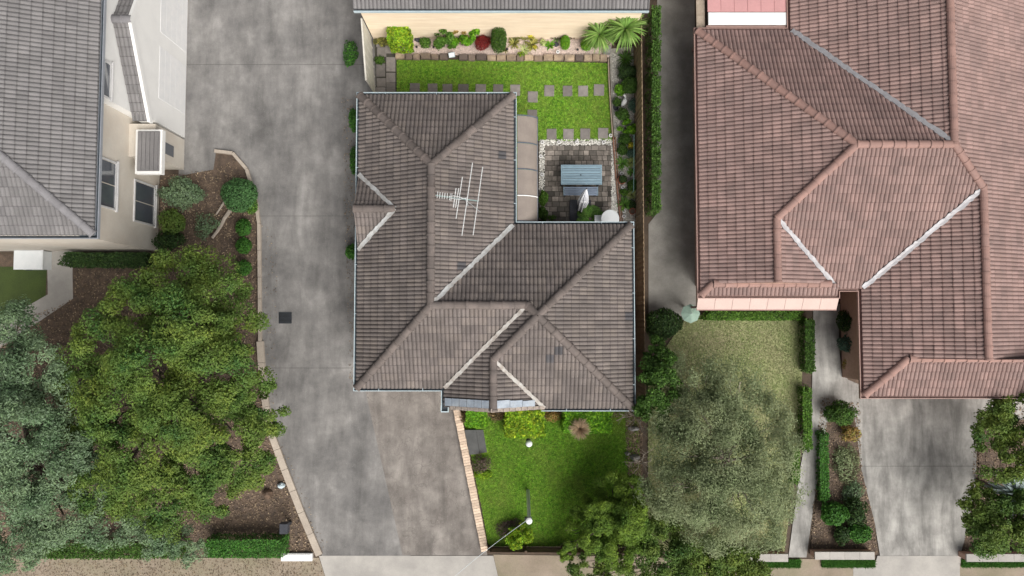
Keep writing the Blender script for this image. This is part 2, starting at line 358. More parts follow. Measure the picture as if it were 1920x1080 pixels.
BACK_LAWN = px([(744,113),(900,112),(1000,115),(1139,119),(1143,190),(1148,264),(1006,264),(1004,440),(700,440),(700,176),(744,172)])
sheet('back_lawn', BACK_LAWN, .012, 'lawn', label='bright green back lawn')
FRONT_LAWN = px([(866,772),(1196,772),(1200,860),(1200,1024),(916,1024),(905,960),(880,838)])
sheet('front_lawn', FRONT_LAWN, .012, 'lawn', label='bright green front lawn')
sheet('gravel_bed', px([(735,72),(1150,70),(1142,108),(1000,106),(860,104),(742,104)]), .03, 'gravel_pink', label='pink gravel garden bed along the tan wall')
sheet('gravel_bed', px([(1143,92),(1204,85),(1206,430),(1160,430),(1153,270),(1146,190)]), .02, 'gravel_pale', label='pale gravel garden bed along the side fence')
sheet('side_path', px([(1232,-120),(1302,-120),(1305,600),(1216,600),(1216,420),(1232,400)]), .0, 'side_concrete', label='mossy grey concrete side path beside the pink roofed house')
DRY_LAWN = px([(1290,590),(1504,590),(1504,700),(1495,860),(1470,1035),(1215,1035),(1215,700)])
sheet('neighbour_lawn', DRY_LAWN, .006, 'dry_lawn', label='dry yellow green lawn of the pink roofed house')
sheet('garden_path', px([(1525,570),(1575,570),(1572,640),(1578,700),(1622,732),(1622,770),(1575,770),(1553,780),(1532,900),(1512,1045),(1478,1045),(1500,880),(1522,760)]), .010, 'concrete_path', label='pale concrete garden path beside the dry lawn')
slabs('neighbour_driveway', [(1610,640),(1960,640),(1960,780),(1832,800),(1830,900),(1812,1000),(1800,1042),(1650,1042),(1640,980),(1615,880),(1600,760)], (874,), .005, 'concrete_path', 'worn pale concrete driveway before the pink roofed house')
sheet('apron', px([(1645,1042),(1802,1042),(1800,1060),(1640,1060)]), .012, 'concrete_pale')
sheet('mulch_bed', px([(300,330),(400,318),(405,285),(440,290),(466,320),(482,380),(486,420),(487,640),(505,800),(600,1040),(-120,1042),(-120,480),(300,470)]), -.006, 'mulch', label='brown mulched garden under the big trees')
sheet('mulch_bed', px([(1555,745),(1612,755),(1615,880),(1640,980),(1645,1040),(1518,1040),(1536,900)]), .004, 'mulch', label='mulched strip between path and pale driveway')
sheet('mulch_bed', px([(1835,770),(1960,760),(1960,1042),(1802,1042),(1815,985),(1835,900)]), .004, 'mulch', label='mulched bed right of the pale driveway')
sheet('mulch_bed', px([(1576,585),(1622,585),(1622,725),(1590,712),(1576,690)]), .012, 'mulch', label='narrow planted bed beside the neighbour garden path')
sheet('mulch_bed', px([(1172,772),(1206,772),(1206,1030),(1182,1000),(1172,870)]), .016, 'mulch', label='bare brown bed at the right side of the front lawn')
sheet('dark_lawn', px([(-120,500),(88,500),(85,562),(20,600),(-120,640)]), .0, 'dark_lawn', label='small dark green lawn beside the cream house')
sheet('entry_path', px([(88,440),(135,440),(137,560),(60,612),(-40,680),(-120,720),(-120,660),(20,592),(90,552)]), .012, 'concrete_pale', .08, label='pale concrete path leading to the cream house')

# ------------------------------------------------------------------ roofs: planes, tiles, caps, gutters
class Plane:
    """roof plane rising from an eave line: z = z0 + s * (inward distance from the eave)"""
    def __init__(s, n, d, slope, z0): s.a, s.b = n[0]*slope, n[1]*slope; s.c = z0 - slope*d; s.n = n   # n inward unit, eave: n.p = d
    def z(s, x, y): return s.a*x+s.b*y+s.c
def meet(p, q, r):
    M = np.array([[p.a-q.a, p.b-q.b], [p.a-r.a, p.b-r.b]]); v = np.array([q.c-p.c, r.c-p.c]); x, y = np.linalg.solve(M, v); return (float(x), float(y))
def meet_z(p, q, z):
    x, y = np.linalg.solve(np.array([[p.a, p.b], [q.a, q.b]]), np.array([z-p.c, z-q.c])); return (float(x), float(y))
TW, TL = .30, .325
_t = [0,.2,.5,.8]; _h = [0,.036,.050,.036]
TU = np.array([(k+t)*TW/2 for k in range(2) for t in _t]+[TW]); TH = np.array(_h*2+[0])
def tile_arrays():
    n = len(TU); row = lambda v, h: np.stack([TU, np.full(n, v), h], 1)
    V = np.concatenate([row(.02, TH*.95+.004), row(-.014, TH+.018), row(.020, TH+.0175), row(TL+.015, TH-.006)])
    Q = [(k*n+i, k*n+i+1, (k+1)*n+i+1, (k+1)*n+i) for k in range(3) for i in range(n-1)]
    return V, np.array(Q)
TV, TQ = tile_arrays()
TMI = np.array([1]*(2*(len(TU)-1))+[0]*(len(TU)-1), dtype=np.int32)     # darker front lip, body in the roof colour
def tile_face(poly, pl):
    """returns (full tile matrices, clipped bmesh) for one convex roof face"""
    m = math.hypot(pl.a, pl.b); up = (pl.a/m, pl.b/m); L = math.sqrt(1+m*m); al = (up[1], -up[0])
    T = [up[0]*p[0]+up[1]*p[1] for p in poly]; S = [al[0]*p[0]+al[1]*p[1] for p in poly]
    t0 = round((min(T))*1000)/1000; dt = TL/L
    A = sum(poly[i][0]*poly[(i+1) % len(poly)][1]-poly[(i+1) % len(poly)][0]*poly[i][1] for i in range(len(poly)))
    pp = poly if A > 0 else poly[::-1]
    def margin(p):
        r = 9
        for i in range(len(pp)):
            a, b = pp[i], pp[(i+1) % len(pp)]; ex, ey = b[0]-a[0], b[1]-a[1]; l = math.hypot(ex, ey)
            if l < 1e-6: continue
            r = min(r, (ex*(p[1]-a[1])-ey*(p[0]-a[0]))/l)
        return r
    full, cross = [], []
    ax = Vector((al[0], al[1], 0)); ay = Vector((up[0]/L, up[1]/L, m/L)); az = ax.cross(ay)
    k = 0
    while t0+k*dt < max(T):
        j = math.floor(min(S)/TW)
        while j*TW < max(S):
            cs = [(al[0]*s+up[0]*t, al[1]*s+up[1]*t) for s in (j*TW, (j+1)*TW) for t in (t0+k*dt, t0+(k+1)*dt)]
            mg = [margin(c) for c in cs]
            if max(mg) > -.30:
                o = Vector((cs[0][0], cs[0][1], pl.z(*cs[0])+random.uniform(-.003,.004)))
                rz = random.uniform(-.012, .012)
                M = Matrix(((ax.x,ay.x,az.x,o.x),(ax.y,ay.y,az.y,o.y),(ax.z,ay.z,az.z,o.z),(0,0,0,1))) @ Matrix.Rotation(rz, 4, 'Z')
                if min(mg) > -.03: full.append(M)
                else: cross.append(M)
            j += 1
        k += 1
    bm = bmesh.new()
    if cross:
        Vs = np.concatenate([TV @ np.array(M.to_3x3()).T + np.array(M.translation) for M in cross]); n = len(TV)
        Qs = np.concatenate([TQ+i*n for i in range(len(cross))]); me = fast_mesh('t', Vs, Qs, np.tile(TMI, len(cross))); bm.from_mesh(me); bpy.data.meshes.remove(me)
        for i in range(len(pp)):
            a, b = pp[i], pp[(i+1) % len(pp)]; ex, ey = b[0]-a[0], b[1]-a[1]; l = math.hypot(ex, ey)
            if l < 1e-6: continue
            # the eave edge keeps its overhang
            nx, ny = ey/l, -ex/l
            if abs(nx*up[0]+ny*up[1]+1) < 1e-3: continue
            bmesh.ops.bisect_plane(bm, geom=bm.verts[:]+bm.edges[:]+bm.faces[:], plane_co=(a[0], a[1], 0), plane_no=(nx, ny, 0), clear_outer=True)
    return full, bm
def ridge_mesh(name, r=.135, ln=.42):
    b = MB(); seg = 8; rows = [(-.015, r*1.17), (.05, r*1.14), (.052, r*1.0), (ln+.01, r*.95)]
    vs = []
    for x, rr in rows:
        for k in range(seg+1):
            t = math.pi*k/seg; vs.append((x, rr*math.cos(t)*1.05, rr*math.sin(t)*.82-.015))
    fs = []; n = seg+1
    for i in range(3):
        for k in range(seg): fs.append((i*n+k, i*n+k+1, (i+1)*n+k+1, (i+1)*n+k))
    b.add(vs, fs); return b.mesh(name)
def caps(roof, lines, me, ln=.42, drop=.0):
    for p, q in lines:
        p, q = Vector(p), Vector(q)
        if p.z > q.z: p, q = q, p
        d = q-p; n = max(1, round(d.length/ln)); x = d.normalized(); y = Vector((0,0,1)).cross(x).normalized(); z = x.cross(y); sc = d.length/n/ln
        for i in range(n):
            o = link('ridge_tile', me, None, roof); c = p+d*(i/n)+Vector((0,0,drop+random.uniform(-.004,.004)))
            o.matrix_local = Matrix(((x.x*sc,y.x,z.x,c.x),(x.y*sc,y.y,z.y,c.y),(x.z*sc,y.z,z.z,c.z),(0,0,0,1))) @ Matrix.Rotation(random.uniform(-.02,.02), 4, 'Z')
def lay_tiles(roof, faces, m, individuals, specials=(), mesh_name='roof_tile'):
    """individuals: how many of the nearest whole tiles become objects of their own; the rest is one part"""
    full = []; bmj = bmesh.new(); tmp = []
    for poly, pl in faces:
        f, bm = tile_face(poly, pl); full += f
        me = bpy.data.meshes.new('t'); bm.to_mesh(me); bm.free(); bmj.from_mesh(me); bpy.data.meshes.remove(me)
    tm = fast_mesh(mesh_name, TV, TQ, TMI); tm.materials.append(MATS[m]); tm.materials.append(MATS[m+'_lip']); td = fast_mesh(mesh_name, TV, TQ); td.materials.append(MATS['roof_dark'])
    C = np.array([M.translation for M in full]); used = set()
    mid = np.array([(M @ Vector((TW/2, TL/2, 0)))[:] for M in full])
    for s in specials:
        k = int(np.argmin(((mid[:, :2]-np.array(s[:2]))**2).sum(1))); used.add(k)
        o = link('roof_tile', td, None, roof); o.matrix_local = full[k]; o['label'] = 'darker replacement roof tile'
    order = [int(i) for i in np.argsort(((mid-np.array([0,0,CAM_H]))**2).sum(1)) if int(i) not in used]
    for k in order[:individuals]:
        o = link('roof_tile', tm, None, roof); o.matrix_local = full[k]
    rest = order[individuals:]
    if rest:
        n = len(TV); Vs = np.concatenate([TV @ np.array(full[k].to_3x3()).T + np.array(full[k].translation) for k in rest]); Qs = np.concatenate([TQ+i*n for i in range(len(rest))])
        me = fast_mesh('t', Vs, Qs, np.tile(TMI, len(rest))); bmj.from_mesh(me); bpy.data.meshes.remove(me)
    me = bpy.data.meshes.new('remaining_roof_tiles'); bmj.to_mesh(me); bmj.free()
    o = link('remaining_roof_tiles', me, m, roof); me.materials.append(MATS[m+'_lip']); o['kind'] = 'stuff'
def deck(name, faces, house, m='deck', dz=-.025):
    b = MB()
    for poly, pl in faces:
        A = sum(poly[i][0]*poly[(i+1) % len(poly)][1]-poly[(i+1) % len(poly)][0]*poly[i][1] for i in range(len(poly)))
        q = poly if A > 0 else poly[::-1]; b.poly([(x, y, pl.z(x, y)+dz) for x, y in q])
    return b.build(name, m, house)
def offset_corner(pts, i, d):
    n = len(pts); a, b, c = [Vector((*pts[(i+k) % n][:2],)) for k in (-1,0,1)]
    e1, e2 = (b-a).normalized(), (c-b).normalized(); n1, n2 = Vector((e1.y,-e1.x)), Vector((e2.y,-e2.x))
    den = 1+n1.dot(n2)
    return b+(n1+n2)*(d/den) if abs(den) > 1e-4 else b+n1*d
def gutters(house, pts, z, skip=(), m='gutter', inside_m='gutter_inside', brackets=1.6):
    """pts counter-clockwise eave corners; one gutter part for each eave"""
    n = len(pts); w, lip = .105, .026
    for i in range(n):
        if i in skip: continue
        j = (i+1) % n; q = lambda k, d: offset_corner(pts, k, d)
        b = MB(); V = lambda p, zz: (p.x, p.y, zz)
        def strip(d0, d1, z0, z1):
            a0, a1, b0, b1 = q(i,d0), q(j,d0), q(i,d1), q(j,d1)
            b.hexa([V(a0,z0),V(b0,z0),V(b1,z0),V(a1,z0)], [V(a0,z1),V(b0,z1),V(b1,z1),V(a1,z1)])
        strip(w, w+lip, z-.11, z+.012); strip(-.006, .004, z-.11, z-.03)
        g = b.build('gutter', m, house)
        b = MB(); strip(.005, w-.001, z-.108, z-.085); b.build('gutter_trough', inside_m, g)
        if brackets:
            e = Vector(pts[j][:2])-Vector(pts[i][:2]); k = int(e.length/brackets); nn = Vector((e.normalized().y, -e.normalized().x))
            if k:
                b = MB()
                for t in range(k):
                    c = Vector(pts[i][:2])+e*((t+.5)/k); b.beam((c.x-nn.x*.03, c.y-nn.y*.03, z+.02), (c.x+nn.x*(w+.03), c.y+nn.y*(w+.03), z+.016), .022, .01)
                b.build('gutter_bracket', m, g)
def valley(roof, p, q, pa, pb, w=.085, m='valley_metal', lift=.085):
    p, q = Vector((*p, 0)), Vector((*q, 0)); d = (q-p); n = max(4, int(d.length/.09)); s = Vector((-d.y, d.x, 0)).normalized(); vs, fs = [], []
    for i in range(n+1):
        c = p+d*(i/n); l = c+s*w*random.uniform(.6,1.1); r = c-s*w*random.uniform(.6,1.1); zz = lambda v: max(pa.z(v.x, v.y), pb.z(v.x, v.y))
        zl, zr, zc = zz(l), zz(r), zz(c)
        vs += [(l.x,l.y,zl+lift), (c.x,c.y,zc+lift+.02), (r.x,r.y,zr+lift), (l.x,l.y,zl-.01), (r.x,r.y,zr-.01)]
    for i in range(n):
        a = i*5; e = a+5; fs += [(a,a+1,e+1,e), (a+1,a+2,e+2,e+1), (a+3,a,e,e+3), (a+2,a+4,e+4,e+2)]
    b = MB(); b.add(vs, fs); return b.build('valley_strip', m, roof)
def up3(pl, p, dz=0): return (p[0], p[1], pl.z(*p)+dz)

# ================================================================== the brown tiled house
ZE = 2.6
eN = P(820,179,ZE).y; eE = P(962,300,ZE).x; eW = P(672,450,ZE).x; iN = P(1080,422,ZE).y; pE = P(1184,600,ZE).x; pS = P(1100,764.5,ZE).y
aS = P(760,727,ZE).y; gW = P(833.5,750,ZE).x; gE = P(1021,765,ZE).x
gS = P(925,763,ZE).y
Hr = 1.5; rx = (eE+eW)/2; ry = (iN+aS)/2
AW = Plane((1,0), eW, Hr/(rx-eW), ZE); AE = Plane((-1,0), -eE, Hr/(eE-rx), ZE); AN = Plane((0,-1), -eN, .505, ZE)
AS = Plane((0,1), aS, Hr/(ry-aS), ZE); PN = Plane((0,-1), -iN, Hr/(iN-ry), ZE)
Ha = Hr/(iN-ry)*(iN-pS)/2; ay_ = (iN+pS)/2; ax_ = P(1008,589,ZE+Ha).x
PS = Plane((0,1), pS, Ha/(ay_-pS), ZE); PE = Plane((-1,0), -pE, Ha/(pE-ax_), ZE); PW = Plane((1,0), gW, Ha/(ax_-gW), ZE)
gRx = P(925,700,3.5).x; Hg = PW.z(gRx,0)-ZE; GE = Plane((-1,0), -gE, Hg/(gE-gRx), ZE)
n1 = meet(AW, AN, AE); n2 = (rx, ry); nm = meet(PN, AS, PW); apex = (ax_, ay_); gT = meet(PW, PS, GE)
cNW, cNE = (eW,eN), (eE,eN); cIn = (eE,iN); cPNE = (pE,iN); cPSE = (pE,pS); cV = (gE,pS); cGW = (gW,gS); cGE = (gE,gS); cASE = (gW,aS); cSW = (eW,aS)
_f = (gRx-gW)/(nm[0]-gW); gT = (gRx, gT[1]); vX = (gRx, aS+(nm[1]-aS)*_f)
# small west wing roof
wTx = P(741,391,3.42).x; wY = P(741,391,3.42).y; Hw = AW.z(wTx,0)-ZE; wh = 1.42
WN = Plane((0,-1), -(wY+wh), Hw/wh, ZE); WS = Plane((0,1), wY-wh, Hw/wh, ZE)
wT = (wTx, wY)
main_faces = [([cNW, cNE, n1], AN), ([cNE, cIn, n2, n1], AE), ([cNW, n1, n2, cSW], AW), ([cSW, n2, nm, cASE], AS), ([cIn, (nm[0],iN), nm, n2], PN), ([(nm[0],iN), cPNE, apex, nm], PN),
    ([cPNE, cPSE, apex], PE), ([cPSE, cV, gT, apex], PS), ([vX, nm, apex, gT], PW), ([cASE, vX, gT, (gRx, gS), cGW], PW), ([gT, cV, cGE, (gRx, gS)] if cGE[1] < cV[1] else [gT, (gE-(gS-pS)*1.0, gS), (gRx, gS)], GE),
    ([wT, (eW, wY+wh), (eW, wY)], WN), ([wT, (eW, wY), (eW, wY-wh)], WS)]
house = thing('house', 'single storey house with brown grey tiled hip roof between the two driveways', 'house', (-.6, 2.6, 0))
roof = deck('roof', main_faces, house)
wallp = [(eW+.45,aS+.4),(gW+.35,aS+.4),(gW+.35,gS+.35),(gE-.1,gS+.35),(gE-.1,pS+.5),(pE-.45,pS+.5),(pE-.45,iN-.45),(eE-.45,iN-.45),(eE-.45,eN-.45),(eW+.45,eN-.45)]
MB().prism(wallp, 0, ZE-.12).build('wall', 'brick_wall', house)
eaves = [cSW, cASE, cGW, cGE, cV, cPSE, cPNE, cIn, cNE, cNW]
b = MB(); b.prism([(p[0], p[1]) for p in eaves], ZE-.16, ZE-.13); b.build('soffit', 'soffit', house)
b = MB()   # fascia under the gable end
b.poly([(gW, gS+.02, ZE-.13), (gE, gS+.02, ZE-.13), (gRx, gS+.02, ZE+Hg-.03)]); b.build('gable_wall', 'brick_wall', house)
sp = [P(1042,650,3.4), P(1025,667,3.3), P(1178,585,2.8), P(878,499,3.3), P(945,295,3.0)]
lay_tiles(roof, main_faces, 'roof_main', 300, sp)
rm = ridge_mesh('ridge_tile'); rm.materials.append(MATS['ridge_main'])
u = up3
caps(roof, [(u(AW,cNW),u(AW,n1)), (u(AE,cNE),u(AE,n1)), (u(AW,n1),u(AW,n2)), (u(AS,cSW),u(AS,n2)), (u(AS,n2),u(AS,nm)), (u(PN,nm),u(PN,apex)), (u(PN,cPNE),u(PN,apex)),
            (u(PS,cPSE),u(PS,apex)), (u(PS,gT),u(PS,apex)), (u(PW,(gRx,gS-.02)),u(PW,gT)), (u(WN,(eW,wY)),u(WN,wT))], rm, drop=.035)
valley(roof, cIn, n2, AE, PN); valley(roof, cASE, nm, AS, PW, .075, 'mortar_valley'); valley(roof, gT, cV, PS, GE, .075, 'mortar_valley')
valley(roof, (eW, wY+wh), wT, AW, WN, .085); valley(roof, (eW, wY-wh), wT, AW, WS, .085)
gp = [(p[0], p[1]) for p in eaves]
gutters(house, gp, ZE-.02, skip=(2, 3))
# flashing sheets and mortared verge at the little south gable
def slope_strip(pl, x0, x1, y0, y1, lift, th, n=8, jag=0.0):
    b = MB(); vs, fs = [], []
    for i in range(n+1):
        x = x0+(x1-x0)*i/n; j0 = random.uniform(-jag, jag); j1 = random.uniform(-jag, jag); hj = random.uniform(-jag*.4, jag*.4)
        vs += [(x, y0+j0, pl.z(x,0)+lift+hj), (x, y1+j1, pl.z(x,0)+lift+hj), (x, y0+j0, pl.z(x,0)+lift-th), (x, y1+j1, pl.z(x,0)+lift-th)]
    for i in range(n):
        a = 4*i; e = a+4; fs += [(a,e,e+1,a+1), (a,a+2,e+2,e), (a+1,e+1,e+3,a+3), (a+2,a+3,e+3,e+2)]
    fs += [(0,1,3,2), (4*n,4*n+2,4*n+3,4*n+1)]
    return b.add(vs, fs)
nf = 6
for i in range(nf):
    w_ = (gRx-.14-(gW+.02))/nf; slope_strip(PW, gW+.02+i*w_, gW+.02+(i+1)*w_-.012, gS+.06, gS+.34, 0.105, .03, 3, .006).build('flashing_sheet', 'flashing', roof)
for i in range(3):
    w_ = (gE-.35-(gRx+.14))/3; slope_strip(GE, gRx+.14+i*w_, gRx+.14+(i+1)*w_-.012, gS+.06, gS+.34-.03*i, 0.105, .03, 3, .006).build('flashing_sheet', 'flashing', roof)
for k in range(16):   # mortared verge bricks following the gable slopes
    x0 = gW+.22+(gE-gW-.2)*k/16; x1 = gW+.22+(gE-gW-.2)*(k+1)/16-.012; pl = PW if (x0+x1)/2 < gRx else GE
    slope_strip(pl, x0, x1, gS-.07, gS+.06, .11, .19, 2, .008).build('verge_tile', 'verge_mortar', roof)
b = MB(); b.box(gW-.13, gW+.15, gS-.20, gS-.16, ZE-.14, ZE+.0); b.box(gW+.12, gW+.15, gS-.16, gS+.0, ZE-.14, ZE+.0); b.box(gW-.14, gW-.11, gS-.16, gS+.05, ZE-.14, ZE)
g = b.build('gutter_box', 'gutter', house); MB().box(gW-.10, gW+.12, gS-.155, gS-.01, ZE-.14, ZE-.09).build('gutter_trough', 'gutter_inside', g)
b = MB(); b.tube([P(866,574,3.95)+Vector((0,0,.05)), P(864,580,3.95), P(862.5,590,3.9)], .012, 5); b.build('roof_wire', 'white_paint', roof)

# ================================================================== the pink tiled house on the right
rEW = P(1311,300,ZE).x; rEN = P(1400,58,ZE).y; rS = P(1590,540,ZE).y
hY = (rEN+rS)/2; s1 = .42
RN = Plane((0,-1), -rEN, s1, ZE); RS = Plane((0,1), rS, s1, ZE); RW = Plane((1,0), rEW, s1, ZE)
rtop = meet(RN, RS, RW); Hp = RN.z(*rtop)-ZE
r2E = P(1482,20,ZE).x; R2W = Plane((1,0), r2E, Hp/(P(1785,150,ZE+Hp).x-r2E), ZE); r2x = r2E+Hp/R2W.a; r2top = (r2x, hY)
r3E = P(1618,650,ZE).x; r3x = P(1847,500,ZE+1.45).x; R3W = Plane((1,0), r3E, 1.46/(r3x-r3E), ZE)
z3 = R3W.z(r3x,0); RE = Plane((-1,0), 0, (Hp+ZE-z3)/(r3x-r2x), 0); RE.c = z3-RE.a*r3x
r3top = meet(RS, R3W, RE); r3V = (r3E, rS)
g1x = P(1458,460,ZE+1.09).x; Hg1 = RW.z(g1x,0)-ZE; g1E = P(1568,530,ZE).x; G1 = Plane((-1,0), -g1E, Hg1/(g1E-g1x), ZE)
g1T = meet(RW, RS, G1); g1T = (g1x, g1T[1]); g1S = P(1440,531,ZE+.5).y; g1eave = P(1440,553,ZE).y
S1 = Plane((0,1), g1eave, .42, ZE)
gs3 = P(1780,672,ZE+.55).y; s3e = P(1760,741,ZE).y; S3 = Plane((0,1), s3e, .55/(gs3-s3e), ZE)
NY = rEN+4.5; EX = 23.0
xk = rEW+(g1S-g1eave); x3 = r3E+(gs3-s3e)
zk1 = S1.z(0,g1S); xk1 = rEW+(zk1-ZE)/s1; xk1e = g1E-(zk1-ZE)/abs(G1.a); zk3 = S3.z(0,gs3); xk3 = r3E+(zk3-ZE)/R3W.a
rfaces = [([(rEW,rEN), (r2E,rEN), r2top, rtop], RN),
          ([(rEW,rEN), rtop, (g1x, hY+0) if False else g1T, (rEW, g1T[1])], RW), ([(rEW,g1T[1]), g1T, (g1x,g1S), (rEW,g1S)], RW), ([(rEW,g1S), (xk1,g1S), (rEW,g1eave)], RW),
          ([rtop, r2top, r3top, r3V, (g1E,rS), g1T], RS), ([g1T, (g1x+(g1E-g1x)*(g1T[1]-g1S)/(g1T[1]-rS), g1S), (g1x,g1S)] if g1S > rS else [g1T, (g1E,rS), (g1E,g1S), (g1x,g1S)], G1),
          ([(rEW,g1eave), (xk1,g1S), (g1E,g1S), (g1E,g1eave)], S1),
          ([(r2E,NY), (r2x,NY), r2top, (r2E,rEN)], R2W),
          ([(r2x,NY), (EX,NY), (EX,r3top[1]), r3top, r2top], RE), ([r3top, (EX,r3top[1]), (EX,gs3), (r3x,gs3)], RE),
          ([r3top, r3V, (r3E,gs3), (r3x,gs3)], R3W), ([(r3E,gs3), (xk3,gs3), (r3E,s3e)], R3W), ([(r3E,s3e), (xk3,gs3), (EX,gs3), (EX,s3e)], S3)]
ph = thing('house', 'house with pink red tiled roof right of the side path', 'house', (14, 5, 0))
proof = deck('roof', rfaces, ph)
MB().prism([(rEW+.5,g1eave+.45),(g1E-.2,g1eave+.45),(g1E-.2,rS+.45),(r3E+.45,rS+.45),(r3E+.45,s3e+.45),(EX-.5,s3e+.45),(EX-.5,NY-.4),(r2E+.45,NY-.4),(r2E+.45,rEN-.45),(rEW+.5,rEN-.45)], 0, ZE-.12).build('wall', 'pink_brick', ph)
b = MB(); b.poly([(r3E+1.0,gs3,zk3-.05),(EX,gs3,zk3-.05),(EX,gs3,RE.z(EX,0)-.05),(r3x,gs3,z3-.04)]); b.poly([(xk1,g1S,zk1-.05),(xk1e,g1S,zk1-.05),(g1x,g1S,RW.z(g1x,0)-.04)]); b.build('gable_wall', 'pink_brick', ph)
pe = [(rEW,g1eave),(g1E,g1eave),(g1E,rS),(r3E,rS),(r3E,s3e),(EX,s3e),(EX,NY),(r2E,NY),(r2E,rEN),(rEW,rEN)]
MB().prism(pe, ZE-.16, ZE-.13).build('soffit', 'soffit', ph)
gutters(ph, pe, ZE-.02, skip=(5,6), m='gutter_pink', inside_m='gutter_pink', brackets=0)
lay_tiles(proof, rfaces, 'roof_pink', 0)
rp = ridge_mesh('ridge_tile'); rp.materials.append(MATS['ridge_pink'])
caps(proof, [(u(RN,(rEW,rEN)),u(RN,rtop)), (u(RN,rtop),u(RN,r2top)), (u(RW,g1T),u(RW,rtop)), (u(RW,(g1x,g1S)),u(RW,g1T)), (u(R2W,r2top),u(R2W,(r2x,NY))), (u(RE,r3top),u(RE,r2top)),
             (u(R3W,(r3x,gs3)),u(R3W,r3top)), (u(S3,(r3E,s3e)),u(S3,(xk3,gs3))), (u(S1,(rEW,g1eave)),u(S1,(xk1,g1S))), ((xk1,g1S,zk1+.02),(g1E-.3,g1S,zk1+.021)), ((xk3,gs3,zk3+.02),(EX,gs3,zk3+.021))], rp, drop=.035)
valley(proof, (r2E,rEN), r2top, RN, R2W, .10, 'valley_grey'); valley(proof, r3V, r3top, RS, R3W, .10, 'valley_grey'); valley(proof, g1T, (g1E,rS), RS, G1, .09, 'valley_grey')
# pale pink awning below the south gable and the pink flat roof at the top
aw = thing('awning', 'long pale pink sloping awning under the gable of the pink roofed house', 'awning', P(1440,570,0))
y0, y1 = P(1440,555,2.42).y, P(1440,580,2.15).y; x0, x1 = P(1308,565,2.3).x, P(1572,565,2.3).x
n = 8
for i in range(n):
    a, c = x0+(x1-x0)*i/n, x0+(x1-x0)*(i+1)/n-.012; b = MB(); b.hexa([(a,y1,2.12),(c,y1,2.12),(c,y0,2.39),(a,y0,2.39)], [(a,y1,2.15),(c,y1,2.15),(c,y0,2.42),(a,y0,2.42)]); b.build('awning_panel', 'pink_pale', aw)
b = MB(); b.box(x0,x1,y1-.04,y1,2.05,2.14); b.build('awning_beam', 'gutter_pink', aw)
for x in (x0+.1, (x0+x1)/2, x1-.1): MB().box(x-.045,x+.045,y1+.05,y1+.14,0,2.12).build('post', 'gutter_pink', aw)
fr = thing('patio_roof', 'flat pink metal patio roof with a white sheet at its edge', 'patio roof', P(1400,20,0))
a, c, d, e = P(1326,0,2.5).x, P(1476,0,2.5).x, P(1400,49,2.5).y, P(1400,-140,2.5).y
n = 6
for i in range(n):
    xa, xb = a+(c-a)*i/n, a+(c-a)*(i+1)/n-.006; MB().box(xa, xb, d+.55, e, 2.5, 2.54, .008).build('roof_sheet', 'pink_metal', fr)
MB().box(a+.02, c-.06, d+.04, d+.52, 2.5, 2.545, .01).build('white_sheet', 'white_paint', fr)
MB().box(a-.05, c+.04, d-.08, d+.02, 2.4, 2.5).build('beam', 'gutter_pink', fr)
for x in (a+.1, c-.1):
    MB().box(x-.05, x+.05, d+.0, d+.1, 0, 2.4).build('post', 'gutter_pink', fr)
b = MB(); b.box(a-.38, a-.06, d-.05, e, 2.3, 2.36); b.build('timber_edge', 'edge_timber', fr)

# ================================================================== the two storey cream house on the left
ZL = 5.2
lE = P(180,300,ZL).x; lS = P(100,440,ZL).y; LW = P(297,430,0).x; LS = P(200,471,0).y; WX = -26
LEp = Plane((-1,0), -lE, .42, ZL); LSp = Plane((0,1), lS, .42, ZL); LT = 16.0
def diag(k): return (lE-k, lS+k)
kk = min(lE-WX, LT-lS)
lfaces = [([(lE,lS), (lE,LT), (lE-kk,LT), diag(kk)], LEp), ([(lE,lS), diag(kk), (WX, lS+kk), (WX,lS)], LSp)]
lh = thing('house', 'two storey cream house with grey tiled roof at the left edge', 'house', (-17, 7, 0))
lroof = deck('roof', lfaces, lh)
lay_tiles(lroof, lfaces, 'roof_grey', 0)
rg = ridge_mesh('ridge_tile'); rg.materials.append(MATS['ridge_grey'])
caps(lroof, [(u(LEp,(lE,lS)),u(LEp,diag(kk)))], rg, drop=.035)
yJ = P(240,215,2.6).y        # where the cream wall meets the white one
MB().prism([(WX+.5,LS),(LW,LS),(LW,yJ),(WX+.5,yJ)], 0, ZL-.1).build('wall', 'cream_render', lh)
X2 = P(183,80,5.0).x+.02; X3 = P(350,100,0).x
MB().prism([(WX+.5,yJ+.003),(X2,yJ+.003),(X2,LT),(WX+.5,LT)], 0, ZL-.1).build('upper_wall', 'white_render', lh)
le = [(WX,lS),(lE,lS),(lE,LT),(WX,LT)]
MB().prism(le, ZL-.16, ZL-.13).build('soffit', 'soffit', lh)
gutters(lh, le, ZL-.02, skip=(2,3), m='gutter_grey', inside_m='gutter_inside', brackets=0)
